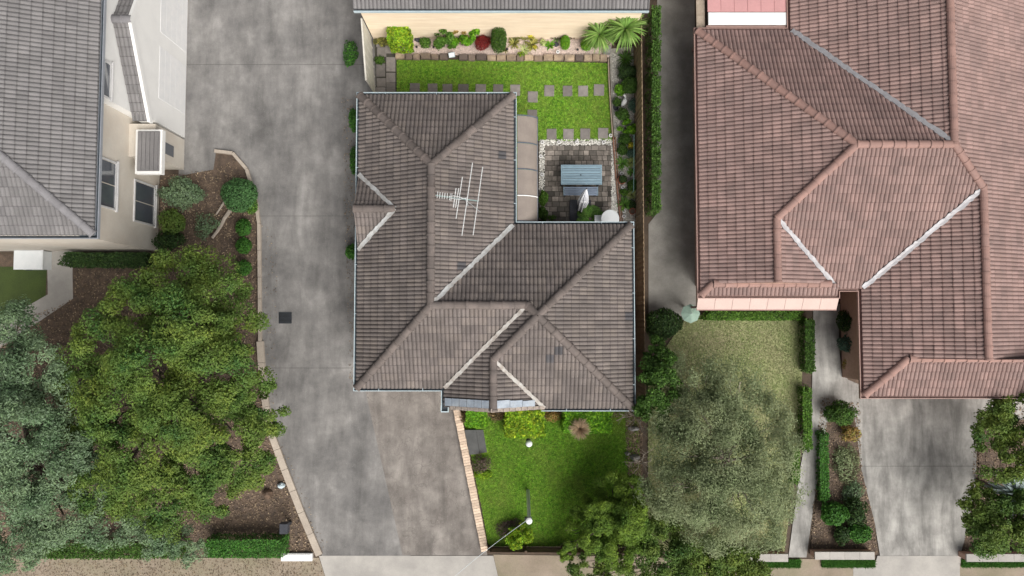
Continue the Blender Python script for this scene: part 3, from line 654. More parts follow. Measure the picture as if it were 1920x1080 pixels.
# white gabled bay with garage door and its little tiled roof
apY = P(230,36,4.2).y; bS = P(275,226,2.75).y; bay_s = (4.2-2.75)/(apY-bS); bN = apY+(apY-bS)
b = MB(); pts = [(bS+.1,0),(bN,0),(bN,2.75),(apY,4.15),(bS+.1,2.75+.05)]
vs = [(X2-.02,y,z) for y, z in pts]+[(X3,y,z) for y, z in pts]; b.add(vs, [(0,1,2,3,4),(9,8,7,6,5)]+[(i,5+i,5+(i+1) % 5,(i+1) % 5) for i in range(5)]); b.build('bay', 'white_render', lh)
BS = Plane((0,1), bS, bay_s, 2.75); BN = Plane((0,-1), -bN, bay_s, 2.75); XB = X3+.08
bf = [([(X2+.02,bS),(XB-.14,bS),(XB-.14,apY),(X2+.02,apY)], BS), ([(X2+.02,apY),(XB-.14,apY),(XB-.14,bN),(X2+.02,bN)], BN)]
broof = deck('bay_roof', bf, lh); lay_tiles(broof, bf, 'roof_grey', 0)
for pl, ya, yb in ((BS, bS-.06, apY), (BN, bN+.06, apY)):   # white barge boards
    b = MB(); b.hexa([(XB-.14,ya,pl.z(0,ya)-.14),(XB-.03,ya,pl.z(0,ya)-.14),(XB-.03,yb,pl.z(0,yb)-.14),(XB-.14,yb,pl.z(0,yb)-.14)], [(XB-.14,ya,pl.z(0,ya)+.075),(XB-.03,ya,pl.z(0,ya)+.075),(XB-.03,yb,pl.z(0,yb)+.075),(XB-.14,yb,pl.z(0,yb)+.075)]); b.build('barge_board', 'white_render', broof)
caps(broof, [(u(BS,(X2,apY)),u(BS,(XB-.03,apY)))], rg, drop=.02)
for ya, yb in ((P(350,-60,0).y, P(350,100,0).y), (P(350,125,0).y, P(350,215,0).y)):
    d_ = MB()
    gd = thing('x', None, None) if False else None
    b = MB(); n = 5
    door = MB().box(X3, X3+.006, yb, ya, .03, 2.15).build('garage_door', 'white_paint', lh)
    for i in range(n): MB().box(X3+.006, X3+.009, yb+.01, ya-.01, .05+.42*i, .05+.42*(i+1)-.006).build('door_panel', 'white_paint', door)
# porch box
p0, p1 = P(251,325,2.65), P(303,242,2.65)
MB().box(p0.x, p1.x, p0.y, p1.y, 2.35, 2.58).build('porch_beam', 'white_render', lh)
b = MB(); b.box(p0.x+.1, p1.x-.08, p0.y+.1, p1.y-.08, 2.58, 2.63); pr = b.build('porch_roof', 'roof_grey', lh)
nx_ = 5
for i in range(nx_):
    a = p0.x+.12+(p1.x-p0.x-.22)*i/nx_; MB().box(a, a+(p1.x-p0.x-.22)/nx_-.02, p0.y+.12, p1.y-.1, 2.63, 2.66).build('roof_sheet', 'roof_grey', pr)
MB().box(LW-.01, P(345,300,0).x, P(345,318,0).y, P(345,262,0).y, 0, 2.3).build('porch_wall', 'cream_render', lh)
MB().box(P(345,300,0).x, P(345,300,0).x+.02, P(345,305,0).y, P(345,285,0).y, .9, 1.7).build('porch_window', 'glass', lh)
def window(xw, ya, yb, za, zb, house, panes=2):
    w = MB(); w.box(xw-.01, xw+.05, ya, yb, zb-.06, zb); w.box(xw-.01, xw+.05, ya, yb, za, za+.06); w.box(xw-.01, xw+.05, ya, ya+.06, za+.06, zb-.06); w.box(xw-.01, xw+.05, yb-.06, yb, za+.06, zb-.06)
    f = w.build('window', 'window_frame', house); n = panes
    for i in range(n):
        a = ya+.06+(yb-ya-.12)*i/n; c = ya+.06+(yb-ya-.12)*(i+1)/n
        MB().box(xw, xw+.012, a+.02, c-.02, za+.06, zb-.06).build('pane', 'glass', f)
    MB().box(xw-.01, xw+.09, ya-.05, yb+.05, za-.06, za-.001).build('sill', 'window_frame', f)
def wy(pxx, pyy, xw):   # y where the sight line meets the wall x = xw
    for z in [k*.02 for k in range(0, 260)]:
        q = P(pxx, pyy, z)
        if q.x >= xw: return q.y, z
    return q.y, 5
ya, za = wy(217, 395, LW+.03); yb, zb = wy(190, 293, LW+.03); window(LW, ya, yb, za, 4.4, lh, 2)
ya, za = wy(290, 425, LW+.03); yb, zb = wy(253, 335, LW+.03); window(LW, ya, yb, za, zb if zb > za+.5 else za+1.3, lh, 2)
ya, za = wy(208, 188, X2+.03); yb, zb = wy(188, 105, X2+.03); window(X2, ya, yb, za, 4.9, lh, 1)

# ================================================================== rear neighbour behind the tan wall
wyb = P(930,73,0).y; xa, xb = P(668,60,2.7).x, P(1212,60,2.7).x
rh = thing('house', 'rear house with tan boarded wall facing the back garden', 'house', (-.5, wyb+2, 0))
MB().box(xa+.1, xb-.1, wyb+.02, wyb+6, 0, 2.62).build('wall', 'tan_board', rh)
for i in range(13):
    z = i*.2; b = MB(); b.hexa([(xa+.1,wyb-.012,z+.004),(xb-.1,wyb-.012,z+.004),(xb-.1,wyb+.02,z+.004),(xa+.1,wyb+.02,z+.004)], [(xa+.1,wyb+.004,z+.198),(xb-.1,wyb+.004,z+.198),(xb-.1,wyb+.02,z+.198),(xa+.1,wyb+.02,z+.198)]); b.build('wall_board', 'tan_board', rh)
RH = Plane((0,1), wyb-.0, .42, 2.75); hf = [([(xa-.1,wyb),(xb+.1,wyb),(xb+.1,wyb+5),(xa-.1,wyb+5)], RH)]
rr_ = deck('roof', hf, rh); lay_tiles(rr_, hf, 'roof_grey', 0)
MB().box(xa-.1, xb+.1, wyb-.10, wyb-.07, 2.62, 2.76).build('gutter', 'gutter', rh)
MB().box(xa-.1, xb+.1, wyb-.069, wyb+.03, 2.62, 2.65).build('gutter_trough', 'gutter_inside', rh)

# ------------------------------------------------------------------ plant builders
def leaf_quads(C, Nn, L, W, droop=0.0, fold=.25):
    """diamond leaves at centres C facing Nn; L and W are arrays or scalars"""
    n = len(C); L = np.broadcast_to(L, n)[:, None]; W = np.broadcast_to(W, n)[:, None]
    Nn = Nn+RNG.normal(0, .45, (n,3)); Nn /= np.linalg.norm(Nn, axis=1, keepdims=True)
    D = np.cross(Nn, RNG.normal(0, 1, (n,3))); D /= np.linalg.norm(D, axis=1, keepdims=True)+1e-9; S = np.cross(Nn, D)
    D = D+np.array([0,0,-droop]); up = Nn*W*fold
    V = np.stack([C-D*L/2, C+S*W/2+up-D*L*.05, C+D*L/2, C-S*W/2+up-D*L*.05], 1).reshape(-1,3)
    return V, np.arange(n*4).reshape(-1,4)
def sphere_dirs(n, lo=-.35):
    z = RNG.uniform(lo, 1, n); t = RNG.uniform(0, 2*math.pi, n); r = np.sqrt(np.maximum(0, 1-z*z)); return np.stack([r*np.cos(t), r*np.sin(t), z], 1)
def shrub(name, label, cat, c, rx, ry, h, m, n=1500, leaf=.09, asp=.5, q=2.0, lump=.18, group=None, stem='bark', clumps=0, z0=0.0, rot=0.0):
    """a shrub in real size: superellipsoid of leaves (q=2 round, q=5 boxy) with lumps, plus a branching stem"""
    c = Vector(c); t = thing(name, label, cat, (c.x, c.y, z0), group)
    d = sphere_dirs(n, -.5); rad = (np.abs(d)**q).sum(1)**(-1/q)
    k = sphere_dirs(14, -.3); w = np.clip((d@k.T-.80)/.2, 0, 1).max(1); rad = rad*(1-lump+2*lump*w*RNG.uniform(.7,1.1,n))
    dep = 1.04-np.abs(RNG.normal(0, .18, n))-(RNG.random(n) < .25)*RNG.uniform(0,.5,n); dep = np.clip(dep, .15, 1.1)
    p = d*(rad*dep)[:, None]*np.array([rx, ry, h*.5])
    if q >= 4:      # clipped box: flat top and upright sides, softened corners
        f = RNG.random(n); sgn = np.where(RNG.random(n) < .5, -1.0, 1.0); U = RNG.uniform(-1,1,(n,3)); top = f < .55; sx = (f >= .55) & (f < .78); sy = f >= .78
        U[top,2] = 1; U[sx,0] = sgn[sx]; U[sy,1] = sgn[sy]; d = np.zeros((n,3)); d[top,2] = 1; d[sx,0] = sgn[sx]; d[sy,1] = sgn[sy]
        far = np.linalg.norm(np.maximum(np.abs(U)-.78, 0), axis=1); U *= (1-.12*far/.38)[:,None]
        w = np.sin(U[:,0]*9+U[:,1]*5)*np.sin(U[:,1]*8-U[:,0]*4+2); dep = 1.04-np.abs(RNG.normal(0,.13,n))-(RNG.random(n) < .2)*RNG.uniform(0,.3,n)+lump*w*.5
        p = U*dep[:,None]*np.array([rx,ry,h*.5])
    if clumps:
        cd_ = sphere_dirs(clumps, -.1)*np.array([rx,ry,h*.5])*RNG.uniform(.55,1.0,(clumps,1)); a = RNG.integers(0, clumps, n)
        p = cd_[a]+d*np.array([rx,ry,h*.5])*RNG.uniform(.1,.36,n)[:,None]
    if rot: cr, sr = math.cos(rot), math.sin(rot); p[:, :2] = p[:, :2]@np.array([[cr,sr],[-sr,cr]])
    p[:,2] = np.maximum(p[:,2]+h*.5, .03)
    V, Q = leaf_quads(p+np.array([c.x,c.y,z0]), d+np.array([0,0,.35]), leaf*RNG.uniform(.7,1.3,n), leaf*asp*RNG.uniform(.7,1.3,n))
    link('foliage', fast_mesh('foliage', V, Q), m, t)
    b = MB()
    for i in range(5):
        e = sphere_dirs(1, .2)[0]*np.array([rx,ry,h*.45])*.7; b.tube([(c.x,c.y,z0-.03), (c.x+e[0]*.4,c.y+e[1]*.4,z0+h*.3), (c.x+e[0],c.y+e[1],z0+h*.5+e[2])], [.03*min(1,h),.02*min(1,h),.006], 5)
    b.build('stem', stem, t)
    return t
def pxr(px_, py_, r, z=.4):
    """radius in metres of r photograph pixels at that height"""
    return r*(CAM_H-z)/FPX
def pshrub(name, label, cat, x, y, rxp, ryp, h, m, **kw):
    c = P(x, y, h*.6); return shrub(name, label, cat, c, pxr(x,y,rxp,h*.6), pxr(x,y,ryp,h*.6), h, m, **kw)
def strap_mesh(c, n, L, W, m, elev=(.1,1.3), arch=.9, seg=5, z0=0, lat=None):
    """rosette of strap leaves"""
    Vs, Qs = [], []; k = 0
    for i in range(n):
        az = lat[0]+random.uniform(-lat[1],lat[1]) if lat else random.uniform(0, 2*math.pi); el = random.uniform(*elev); l = L*random.uniform(.75,1.1); w = W*random.uniform(.7,1.15)
        dx, dy = math.cos(az), math.sin(az); sx, sy = -dy, dx; x = y = 0.0; zz = 0.0; e = el; rr = .02
        tw = random.uniform(-.3,.3)
        for s in range(seg+1):
            f = s/seg; ww = w*(.55+.9*f if f < .3 else 1-((f-.3)/.7)**1.6)*.5+.002
            Vs += [(c[0]+dx*rr+sx*ww, c[1]+dy*rr+sy*ww, c[2]+zz+ww*tw), (c[0]+dx*rr-sx*ww, c[1]+dy*rr-sy*ww, c[2]+zz-ww*tw)]
            rr += math.cos(e)*l/seg; zz += math.sin(e)*l/seg; e -= arch/seg*random.uniform(.7,1.3)
            if s: Qs.append((k+2*s-2, k+2*s-1, k+2*s+1, k+2*s))
        k += 2*(seg+1)
    V = np.array(Vs); V[:,2] = np.maximum(V[:,2], z0+.01); return fast_mesh('leaves', V, np.array(Qs))
def rosette(name, label, cat, x, y, rp, m, n=40, w=.05, h=.1, elev=(.15,1.3), arch=.9, trunk=0.0, group=None, seg=5, z0=0.0, tm='bark'):
    c = P(x, y, trunk+h+z0); L = pxr(x,y,rp,trunk+h)*1.12
    t = thing(name, label, cat, (c.x,c.y,z0), group)
    link('leaves', strap_mesh((c.x,c.y,z0+trunk+.05), n, L, w, m, elev, arch, seg, z0), m, t)
    b = MB(); b.tube([(c.x,c.y,z0-.04),(c.x+.02,c.y,z0+trunk*.5+.02),(c.x,c.y,z0+trunk+.07)], [.09 if trunk else .03,.07 if trunk else .03,.06 if trunk else .02], 7); b.build('stem', tm, t)
    return t
def limb(b, p, q, r0, r1, wob=.15):
    p, q = Vector(p), Vector(q); n = 5; L = (q-p).length
    pts = [p+(q-p)*(i/n)+(Vector((random.uniform(-1,1),random.uniform(-1,1),random.uniform(-.3,.6)))*wob*L*.25 if 0 < i < n else Vector()) for i in range(n+1)]
    b.tube(pts, [r0+(r1-r0)*i/n for i in range(n+1)], 6); return pts
def tree(name, label, cat, base, clumps, m, n, leaf=.12, asp=.5, trunk_r=.18, bark='bark', gap=.0, droop=0.0, group=None, spread=1.0, fuzz=1.0):
    """base point, list of (centre, radius xy, radius z) leaf clumps; leaves crowd the outside of each clump"""
    base = Vector(base); t = thing(name, label, cat, base, group); b = MB()
    cen = sum((Vector(c[0]) for c in clumps), Vector())/len(clumps); fork = base+Vector(((cen.x-base.x)*.35, (cen.y-base.y)*.35, cen.z*.42))
    limb(b, base-Vector((0,0,.1)), fork, trunk_r, trunk_r*.72, .08)
    for c, r, rz in clumps:
        pts = limb(b, fork, Vector(c)-Vector((0,0,rz*.3)), trunk_r*.5, trunk_r*.12)
        for k in range(3):
            d = sphere_dirs(1, -.1)[0]; limb(b, pts[3], Vector(c)+Vector((d[0]*r*.8,d[1]*r*.8,d[2]*rz*.7)), trunk_r*.16, .008, .2)
    b.build('trunk', bark, t)
    vol = np.array([r*r for _, r, _ in clumps]); pr = vol/vol.sum(); Cs, Ns = [], []
    for (c, r, rz), f in zip(clumps, pr):
        k = int(n*f); ns = max(9, int(21*min(1.6, r)))            # sub-clumps give light and dark masses
        sd_ = sphere_dirs(ns, -.35); sc = sd_*np.array([r,r,rz])*RNG.uniform(.7,1.05,(ns,1)); a = RNG.integers(0, ns, k)
        d = sphere_dirs(k, -.5); sr = r*RNG.uniform(.2,.42,ns)[a]*spread
        p = sc[a]+d*(sr*np.clip(1-np.abs(RNG.normal(0,.25,k)),.1,1))[:,None]*(np.array([[1,1,.7]])*RNG.uniform(.55,1.45,(ns,3))[a])+RNG.normal(0,.06*r*fuzz,(k,3)); Cs.append(p+np.array(c)); Ns.append(d*.7+sd_[a]*.4+np.array([0,0,.5]))
    C = np.concatenate(Cs); Nn = np.concatenate(Ns); C[:,2] = np.maximum(C[:,2], .05); k = len(C)
    V, Q = leaf_quads(C, Nn, leaf*RNG.uniform(.6,1.4,k), leaf*asp*RNG.uniform(.7,1.3,k), droop)
    link('crown', fast_mesh('crown', V, Q), m, t); return t
def grass(name, polys, n, h, m, label, holes=()):
    A, B = scatter(polys, n); keep = np.ones(len(A), bool)
    for hp in holes: keep &= ~inside_np(hp, A, B)
    A, B = A[keep], B[keep]; k = len(A); az = RNG.uniform(0, 2*math.pi, k); ln = h*RNG.uniform(.5,1.3,k); w = .008*RNG.uniform(.7,1.6,k)+h*.06; lean = RNG.uniform(.3,1.1,k)*ln
    base = np.stack([A,B,np.full(k,.012)],1); s = np.stack([-np.sin(az)*w,np.cos(az)*w,np.zeros(k)],1); tip = base+np.stack([np.cos(az)*lean,np.sin(az)*lean,ln*.8],1)
    V = np.stack([base-s,base+s,tip],1).reshape(-1,3); o = link(name, fast_mesh(name, V, np.arange(k*3).reshape(-1,3)), m); return tag(o, label, 'grass', None, 'stuff')
def pebbles(name, poly, n, r, m, label, z=.02):
    A, B = scatter(poly, n); k = len(A); rr = r*RNG.uniform(.6,1.4,k)[:,None]
    oc = np.array([(1,0,0),(0,1,0),(-1,0,0),(0,-1,0),(0,0,.7),(0,0,-.5)]); F = np.array([(0,1,4),(1,2,4),(2,3,4),(3,0,4),(1,0,5),(2,1,5),(3,2,5),(0,3,5)])
    t = RNG.uniform(0,6.28,k); ct, st = np.cos(t)[:,None], np.sin(t)[:,None]; el = RNG.uniform(.6,1.2,k)[:,None]
    X = (oc[:,0]*ct-oc[:,1]*st*el)*rr+A[:,None]; Y = (oc[:,0]*st+oc[:,1]*ct*el)*rr+B[:,None]; Z = oc[:,2]*rr+z+RNG.uniform(0,r,k)[:,None]
    V = np.stack([X,Y,Z],2).reshape(-1,3); Q = (F[None]+6*np.arange(k)[:,None,None]).reshape(-1,3)
    return tag(link(name, fast_mesh(name, V, Q), m), label, 'pebbles', None, 'stuff')

# ------------------------------------------------------------------ back garden: lawn, stepping stones, edging, paving
def rect(x, y, w, h, z=0): return [P(x-w/2,y+h/2,z), P(x+w/2,y+h/2,z), P(x+w/2,y-h/2,z), P(x-w/2,y-h/2,z)]
stone_spots = []
def stepping(x, y, label, w=19, h=20.5):
    q = rect(x+random.uniform(-.6,.6), y, w+random.uniform(-1,1), h+random.uniform(-1,1)); c = sum(q, Vector())/4; a = random.uniform(-.03,.03)
    q = [c+Matrix.Rotation(a,3,'Z')@(p-c) for p in q]; stone_spots.append([(c.x+(p.x-c.x)*.9,c.y+(p.y-c.y)*.9) for p in q])
    ins = [c+(p-c)*.95 for p in q]; z0, z1 = -.02, .042
    b = MB(); vs = [(p.x,p.y,z0) for p in q]+[(p.x,p.y,z1-.008) for p in q]+[(p.x,p.y,z1) for p in ins]; fs = [(8,9,10,11)]
    for k in (0,4):
        for i in range(4): j=(i+1) % 4; fs.append((k+i,k+j,k+4+j,k+4+i))
    b.add(vs, fs); tag(b.build('stepping_stone', 'paver'), label, 'stepping stone', 'square stepping stones in the back lawn')
for i, x in enumerate((778,811,839,869,901,934,966)): stepping(x, 167+i*.4, f'grey square stepping stone, {ordinal(i)} from the left along the roof edge')
stepping(999, 182, 'grey square stepping stone alone near the roof corner')
stepping(998, 216, 'grey square stepping stone at the top end of the curved awning')
for i, x in enumerate((1030,1063.5,1093,1123)): stepping(x, (170.5,171,171,169)[i], f'grey square stepping stone, {ordinal(i)} from the left in the lawn row of four')
for i, x in enumerate((1034,1065.5,1097,1131)): stepping(x, (252,252,251.5,250)[i], f'grey square stepping stone, {ordinal(i)} from the left beside the pebble border')
GR_H = stone_spots+[[(p.x,p.y) for p in rect(1080,340,150,165)]]
grass('back_lawn_grass', BACK_LAWN, 120000, .05, 'blade', 'short bright green grass of the back lawn', stone_spots)
STEP = px([(868,800),(905,800),(917,850),(880,858)])
grass('front_lawn_grass', FRONT_LAWN, 110000, .055, 'blade', 'short bright green grass of the front lawn', [[(p.x,p.y) for p in STEP]])
grass('dry_lawn_grass', DRY_LAWN, 60000, .06, 'dry_blade', 'dry pale grass of the neighbouring front lawn')
# paved strip at the far left of the back garden
ps = sheet('paved_strip', px([(702,78),(742,78),(744,176),(705,176)]), .004, 'patio_bed', label='narrow paved strip beside the cream side wall')
rows = [(106,22,725),(128,20,722),(148,24,724),(172,24,724)]
for (x, y, w, h) in ((716,98,17,18),(731,93,17,15),(714,132,17,24),(733,121,17,27),(715,155,17,16),(733,146,17,18),(714,171,18,14),(733,166,17,21),(713,83,15,10)):
    q = rect(x, y, w, h); b = MB(); b.prism(q, -.01, .03+random.uniform(0,.008)); b.build('paver', 'paver', ps)
pebbles('bed_gravel', px([(740,74),(1150,74),(1142,104),(742,102)]), 9000, .018, 'pebble_pink', 'fine pink gravel of the rear garden bed', .03)
pebbles('side_gravel', px([(1146,100),(1198,100),(1200,430),(1163,425),(1154,270)]), 9000, .02, 'pebble_grey', 'pale grey gravel of the side garden bed', .02)
# sandstone edging blocks
ed = thing('garden_edging', 'row of rough sandstone blocks edging the pink gravel bed', 'edging', P(940,108,0))
x = 741.0
while x < 1136:
    w = random.uniform(13,21); f = (x-741)/395; y = 106.5+math.sin(f*3.1)*1.5+3.5*f-2.6*(f > .6)*(f-.6)
    if not (837 < x+w/2 < 852): 
        q = rect(x+w/2, y+random.uniform(-.7,.7), w-1.1, 11+random.uniform(-1,1)); c = sum(q, Vector())/4
        z = .14+random.uniform(-.02,.03); t_ = [c+(p-c)*random.uniform(.82,.95)+Vector((0,0,z)) for p in q]; mid = [p+Vector((random.uniform(-.01,.01),random.uniform(-.012,.012),z-.05)) for p in q]
        b = MB(); vs = [(p.x,p.y,-.02) for p in q]+[tuple(p) for p in mid]+[tuple(p) for p in t_]; fs = [(8,9,10,11)]
        for k in (0,4):
            for i in range(4): j=(i+1) % 4; fs.append((k+i,k+j,k+4+j,k+4+i))
        b.add(vs, fs); b.build('stone', 'sandstone', ed)
    x += w
# patio
bed = sheet('patio', px([(1018,271),(1148,271),(1150,430),(1018,430)]), .012, 'patio_bed', label='weathered grey block paved patio with dark stains')
y = 272.5; r_ = 0
while y < 428:
    h = 9.6; x = 1021-(r_ % 2)*5
    while x < 1147:
        w = random.choice((9.5,9.5,12.5,14))
        xa_, xb_ = max(x,1021), min(x+w,1147)
        if xb_-xa_ > 3:
            q = rect((xa_+xb_)/2, y+h/2, xb_-xa_-.75, h-.75); zt = .035+random.uniform(-.004,.005); c = sum(q, Vector())/4; tp = [c+(p-c)*.93 for p in q]
            b = MB(); vs = [(p.x,p.y,0) for p in q]+[(p.x,p.y,zt-.008) for p in q]+[(p.x,p.y,zt) for p in tp]; fs = [(8,9,10,11)]
            for k in (0,4):
                for i in range(4): j=(i+1) % 4; fs.append((k+i,k+j,k+4+j,k+4+i))
            b.add(vs, fs); b.build('paver', 'patio_paver', bed)
        x += w
    y += h; r_ += 1
PB = [(1011,262),(1152,261),(1153,272),(1021,273),(1021,412),(1011,412)]
sheet('pebble_border', px(PB), .008, 'gravel_pale', label='white pebble border round the patio')
sheet('pebble_border', px([(1146,272),(1153,272),(1160,425),(1146,425)]), .0085, 'gravel_pale', label='white pebble strip on the right of the patio')
pebbles('white_pebbles', px(PB), 2600, .028, 'pebble', 'white pebbles along the top and left of the patio', .014)
pebbles('white_pebbles', px([(1146,272),(1153,272),(1160,425),(1146,425)]), 1500, .028, 'pebble', 'white pebbles along the right of the patio', .014)
# timber edges
tb = thing('timber_edging', 'rusty brown timber edging between pebbles and side garden bed', 'edging', P(1156,330,0))
pts = [(1149,258),(1151,290),(1154,330),(1158,370),(1163,420)]
for (a, c) in zip(pts, pts[1:]):
    p, q = P(*a), P(*c); b = MB(); b.beam(p+Vector((0,0,.06)), q+Vector((0,0,.06)), .05, .16); b.build('board', 'rust_timber', tb)
    b = MB(); b.beam(p+Vector((.09,0,.05)), q+Vector((.09,0,.05)), .03, .12); b.build('board', 'rust_timber', tb)
tb = thing('timber_edging', 'weathered timber edging between back lawn and side garden bed', 'edging', P(1143,190,0))
pts = [(1140,112),(1141,150),(1144,200),(1148,257)]
for (a, c) in zip(pts, pts[1:]):
    p, q = P(*a), P(*c); b = MB(); b.beam(p+Vector((0,0,.06)), q+Vector((0,0,.06)), .045, .15); b.build('board', 'edge_timber', tb)
q = rect(1137,97,13,14); b = MB(); b.prism(q,-.02,.26); c = sum(q,Vector())/4; b.prism([c+(p-c)*.8 for p in q], .26, .275); tag(b.build('stone_post', 'concrete_path'), 'pale square concrete block at the right end of the stone edging', 'block')

# ------------------------------------------------------------------ fences and walls round the lot
def paling_fence(label, p, q, h, m, rail=True, w=.1, name='fence', cap=False):
    p, q = Vector((p[0],p[1],0)), Vector((q[0],q[1],0)); d = q-p; n = int(d.length/w); e = d.normalized(); t = thing(name, label, 'fence', p+d/2)
    me = None
    for i in range(n):
        c = p+e*(i+.5)*w
        if me is None:
            b = MB(); b.beam((0,0,.0),(0,0,1), w*.93, .018, up=(e.y,-e.x,0)); me = b.mesh('paling'); me.materials.append(MATS[m])
        o = link('paling', me, None, t); o.matrix_local = Matrix.Translation(c+Vector((e.y,-e.x,0))*(i % 2)*.012-Vector(t.location)) @ Matrix.Diagonal((1,1,h+random.uniform(-.02,.02),1))
    for z in (.4, h-.3):
        b = MB(); s = Vector((e.y,-e.x,0))*.05; b.beam(p+s+Vector((0,0,z)), q+s+Vector((0,0,z)), .04, .08); b.build('rail', m, t)
    return t
fx = P(1192,600,0).x
paling_fence('brown timber paling fence between the tiled house and the side path', (fx+.02, P(1192,775,0).y), (fx, P(1192,62,0).y), 1.75, 'fence_timber', w=.105)
t = thing('side_wall', 'cream sheet fence at the left end of the back garden', 'fence', P(700,125,0))
pa, pb_ = P(697,72,0), P(705,180,0)
n = 6
for i in range(n):
    a, c = pa+(pb_-pa)*(i/n), pa+(pb_-pa)*((i+1)/n-.004); b = MB(); b.beam(Vector((a.x-.02,a.y,.92)), Vector((c.x-.02,c.y,.92)), .03, 1.8); b.build('panel', 'fence_cream', t)
    b = MB(); b.beam((a.x-.02,a.y,0), (a.x-.02,a.y,1.86), .06, .06); b.build('post', 'fence_cream', t)
b = MB(); b.beam((pa.x-.02,pa.y,1.85), (pb_.x-.02,pb_.y,1.85), .06, .05); b.build('rail', 'fence_cream', t)
t = thing('front_fence', 'low dark timber fence at the foot of the front lawn', 'fence', P(1050,1026,0))
pa, pb_ = P(917,1026,0), P(1190,1028,0)
for i in range(4): b = MB(); z = .08+i*.16; b.beam(pa+Vector((0,0,z)), pb_+Vector((0,0,z)), .04, .13); b.build('board', 'fence_dark', t)
for i in range(5): c = pa+(pb_-pa)*(i/4); b = MB(); b.beam(c+Vector((0,.06,0)), c+Vector((0,.06,.72)), .09, .09); b.build('post', 'fence_dark', t)

# ------------------------------------------------------------------ brick edge of the driveway, steps
be = thing('brick_edging', 'low wall of cream bricks along the right side of the brown driveway', 'garden wall', P(883,900,0))
a0, a1 = P(856,768,.2), P(909,1034,.2); d = a1-a0; e = d.normalized(); s_ = Vector((e.y,-e.x,0)); L_ = d.length; wd = .285; n = int(L_/.108)
b = MB(); mid = lambda t, o, z: a0+e*t+s_*o+Vector((0,0,z-.2))
b.hexa([mid(0,-wd/2+.01,-.02),mid(L_,-wd/2+.01,-.02),mid(L_,wd/2-.01,-.02),mid(0,wd/2-.01,-.02)], [mid(0,-wd/2+.01,.19),mid(L_,-wd/2+.01,.19),mid(L_,wd/2-.01,.19),mid(0,wd/2-.01,.19)]); b.build('mortar_core', 'mortar', be)
bb = MB(); bb.box(-wd/2, wd/2, -.049, .049, .05, .205, .008); bme = bb.mesh('brick'); bme.materials.append(MATS['cream_brick'])
for i in range(n):
    o = link('brick', bme, None, be); c = a0+e*((i+.5)*L_/n); o.matrix_local = Matrix.Translation(Vector((c.x+random.uniform(-.006,.006), c.y, random.uniform(-.004,.004)))-Vector(be.location)) @ Matrix.Rotation(math.atan2(e.y,e.x)-math.pi/2+random.uniform(-.02,.02), 4, 'Z')
st = thing('garden_steps', 'two dark grey slab steps beside the brick edging', 'steps', P(893,828,0))
for k, (pts, z) in enumerate(([[(871,806),(892,806),(899,851),(880,853)], .20], [[(891.5,806),(906,806),(913,848),(899,850.5)], .06])):
    q = px(pts, z); c = sum(q, Vector())/4; b = MB(); b.prism([p for p in q][::-1] if False else q, -.02, z-.01); b.prism([c+(p-c)*.985 for p in q], z-.01, z); b.build('tread', 'step_grey', st)
# kerb of the shared driveway, drain grate
kb = thing('kerb', 'beige concrete kerb curving down the left side of the shared driveway', 'kerb', P(520,840,0))
pts = [(404,284),(438,288),(464,318),(481,378),(487,420),(488,520),(489,640),(494,720),(507,805),(535,880),(566,960),(600,1040)]
for a, c in zip(pts, pts[1:]):
    p, q = P(*a), P(*c); k = max(1, round((q-p).length/.9))
    for i in range(k): w = .13 if a[1] < 600 else .27; b = MB(); b.beam(p+(q-p)*(i/k)+Vector((0,0,.05)), p+(q-p)*((i+.985)/k)+Vector((0,0,.05)), w, .14); b.build('kerb_stone', 'kerb', kb)
q = rect(535,596,23,20); c = sum(q, Vector())/4; t = thing('drain_grate', 'dark square drain grate set in the shared driveway', 'drain', c)
b = MB(); b.prism(q, -.02, .004); b.build('sump', 'black_plastic', t)
for i in range(8):
    f = (i+.5)/8; p0_, p1_ = q[0].lerp(q[3], f), q[1].lerp(q[2], f); b = MB(); b.beam(p0_+Vector((0,0,.012)), p1_+Vector((0,0,.012)), .03, .016); b.build('bar', 'dark_steel', t)
b = MB(); 
for i in range(4): b.beam(q[i]+Vector((0,0,.01)), q[(i+1) % 4]+Vector((0,0,.01)), .03, .02)
b.build('frame', 'dark_steel', t)

# ------------------------------------------------------------------ curved awning on the house wall
aw = thing('awning', 'curved translucent brown awning panels over the house side door', 'awning', P(985,320,0))
xA, xB = eE+.16, P(1008,320,2.25).x
ys = [(219,267.5),(270,316.5),(319,366),(368.5,414)]
def arc(f): a = f*1.25; return xA+(xB-xA)*math.sin(a)/math.sin(1.25), 2.52-.42*(1-math.cos(a))/(1-math.cos(1.25))
for a, c in ys:
    y1_, y0_ = P(985,a,2.4).y, P(985,c,2.4).y; b = MB(); vs, fs = [], []; n = 8
    for i in range(n+1):
        x, z = arc(i/n); vs += [(x,y0_,z),(x,y1_,z),(x,y0_,z-.012),(x,y1_,z-.012)]
    for i in range(n): k = 4*i; fs += [(k,k+4,k+5,k+1),(k+2,k+3,k+7,k+6),(k,k+2,k+6,k+4),(k+1,k+5,k+7,k+3)]
    fs += [(0,1,3,2),(4*n,4*n+2,4*n+3,4*n+1)]
    b.add(vs, fs); b.build('awning_panel', 'awning_sheet', aw, smooth=False)
for k, pyy in enumerate((217.5, 268.7, 317.7, 367.2, 415)):
    yy = P(985,pyy,2.4).y; b = MB(); pts = [(*arc(i/8),) for i in range(9)]; b.tube([(x,yy,z+.012) for x, z in pts], .022, 6); b.tube([(xA-.05,yy,1.95),(xA+.3,yy,2.2),(xB-.1,yy,2.14)], .015, 6); b.build('awning_rib', 'awning_rib' if k != 3 else 'white_paint', aw)
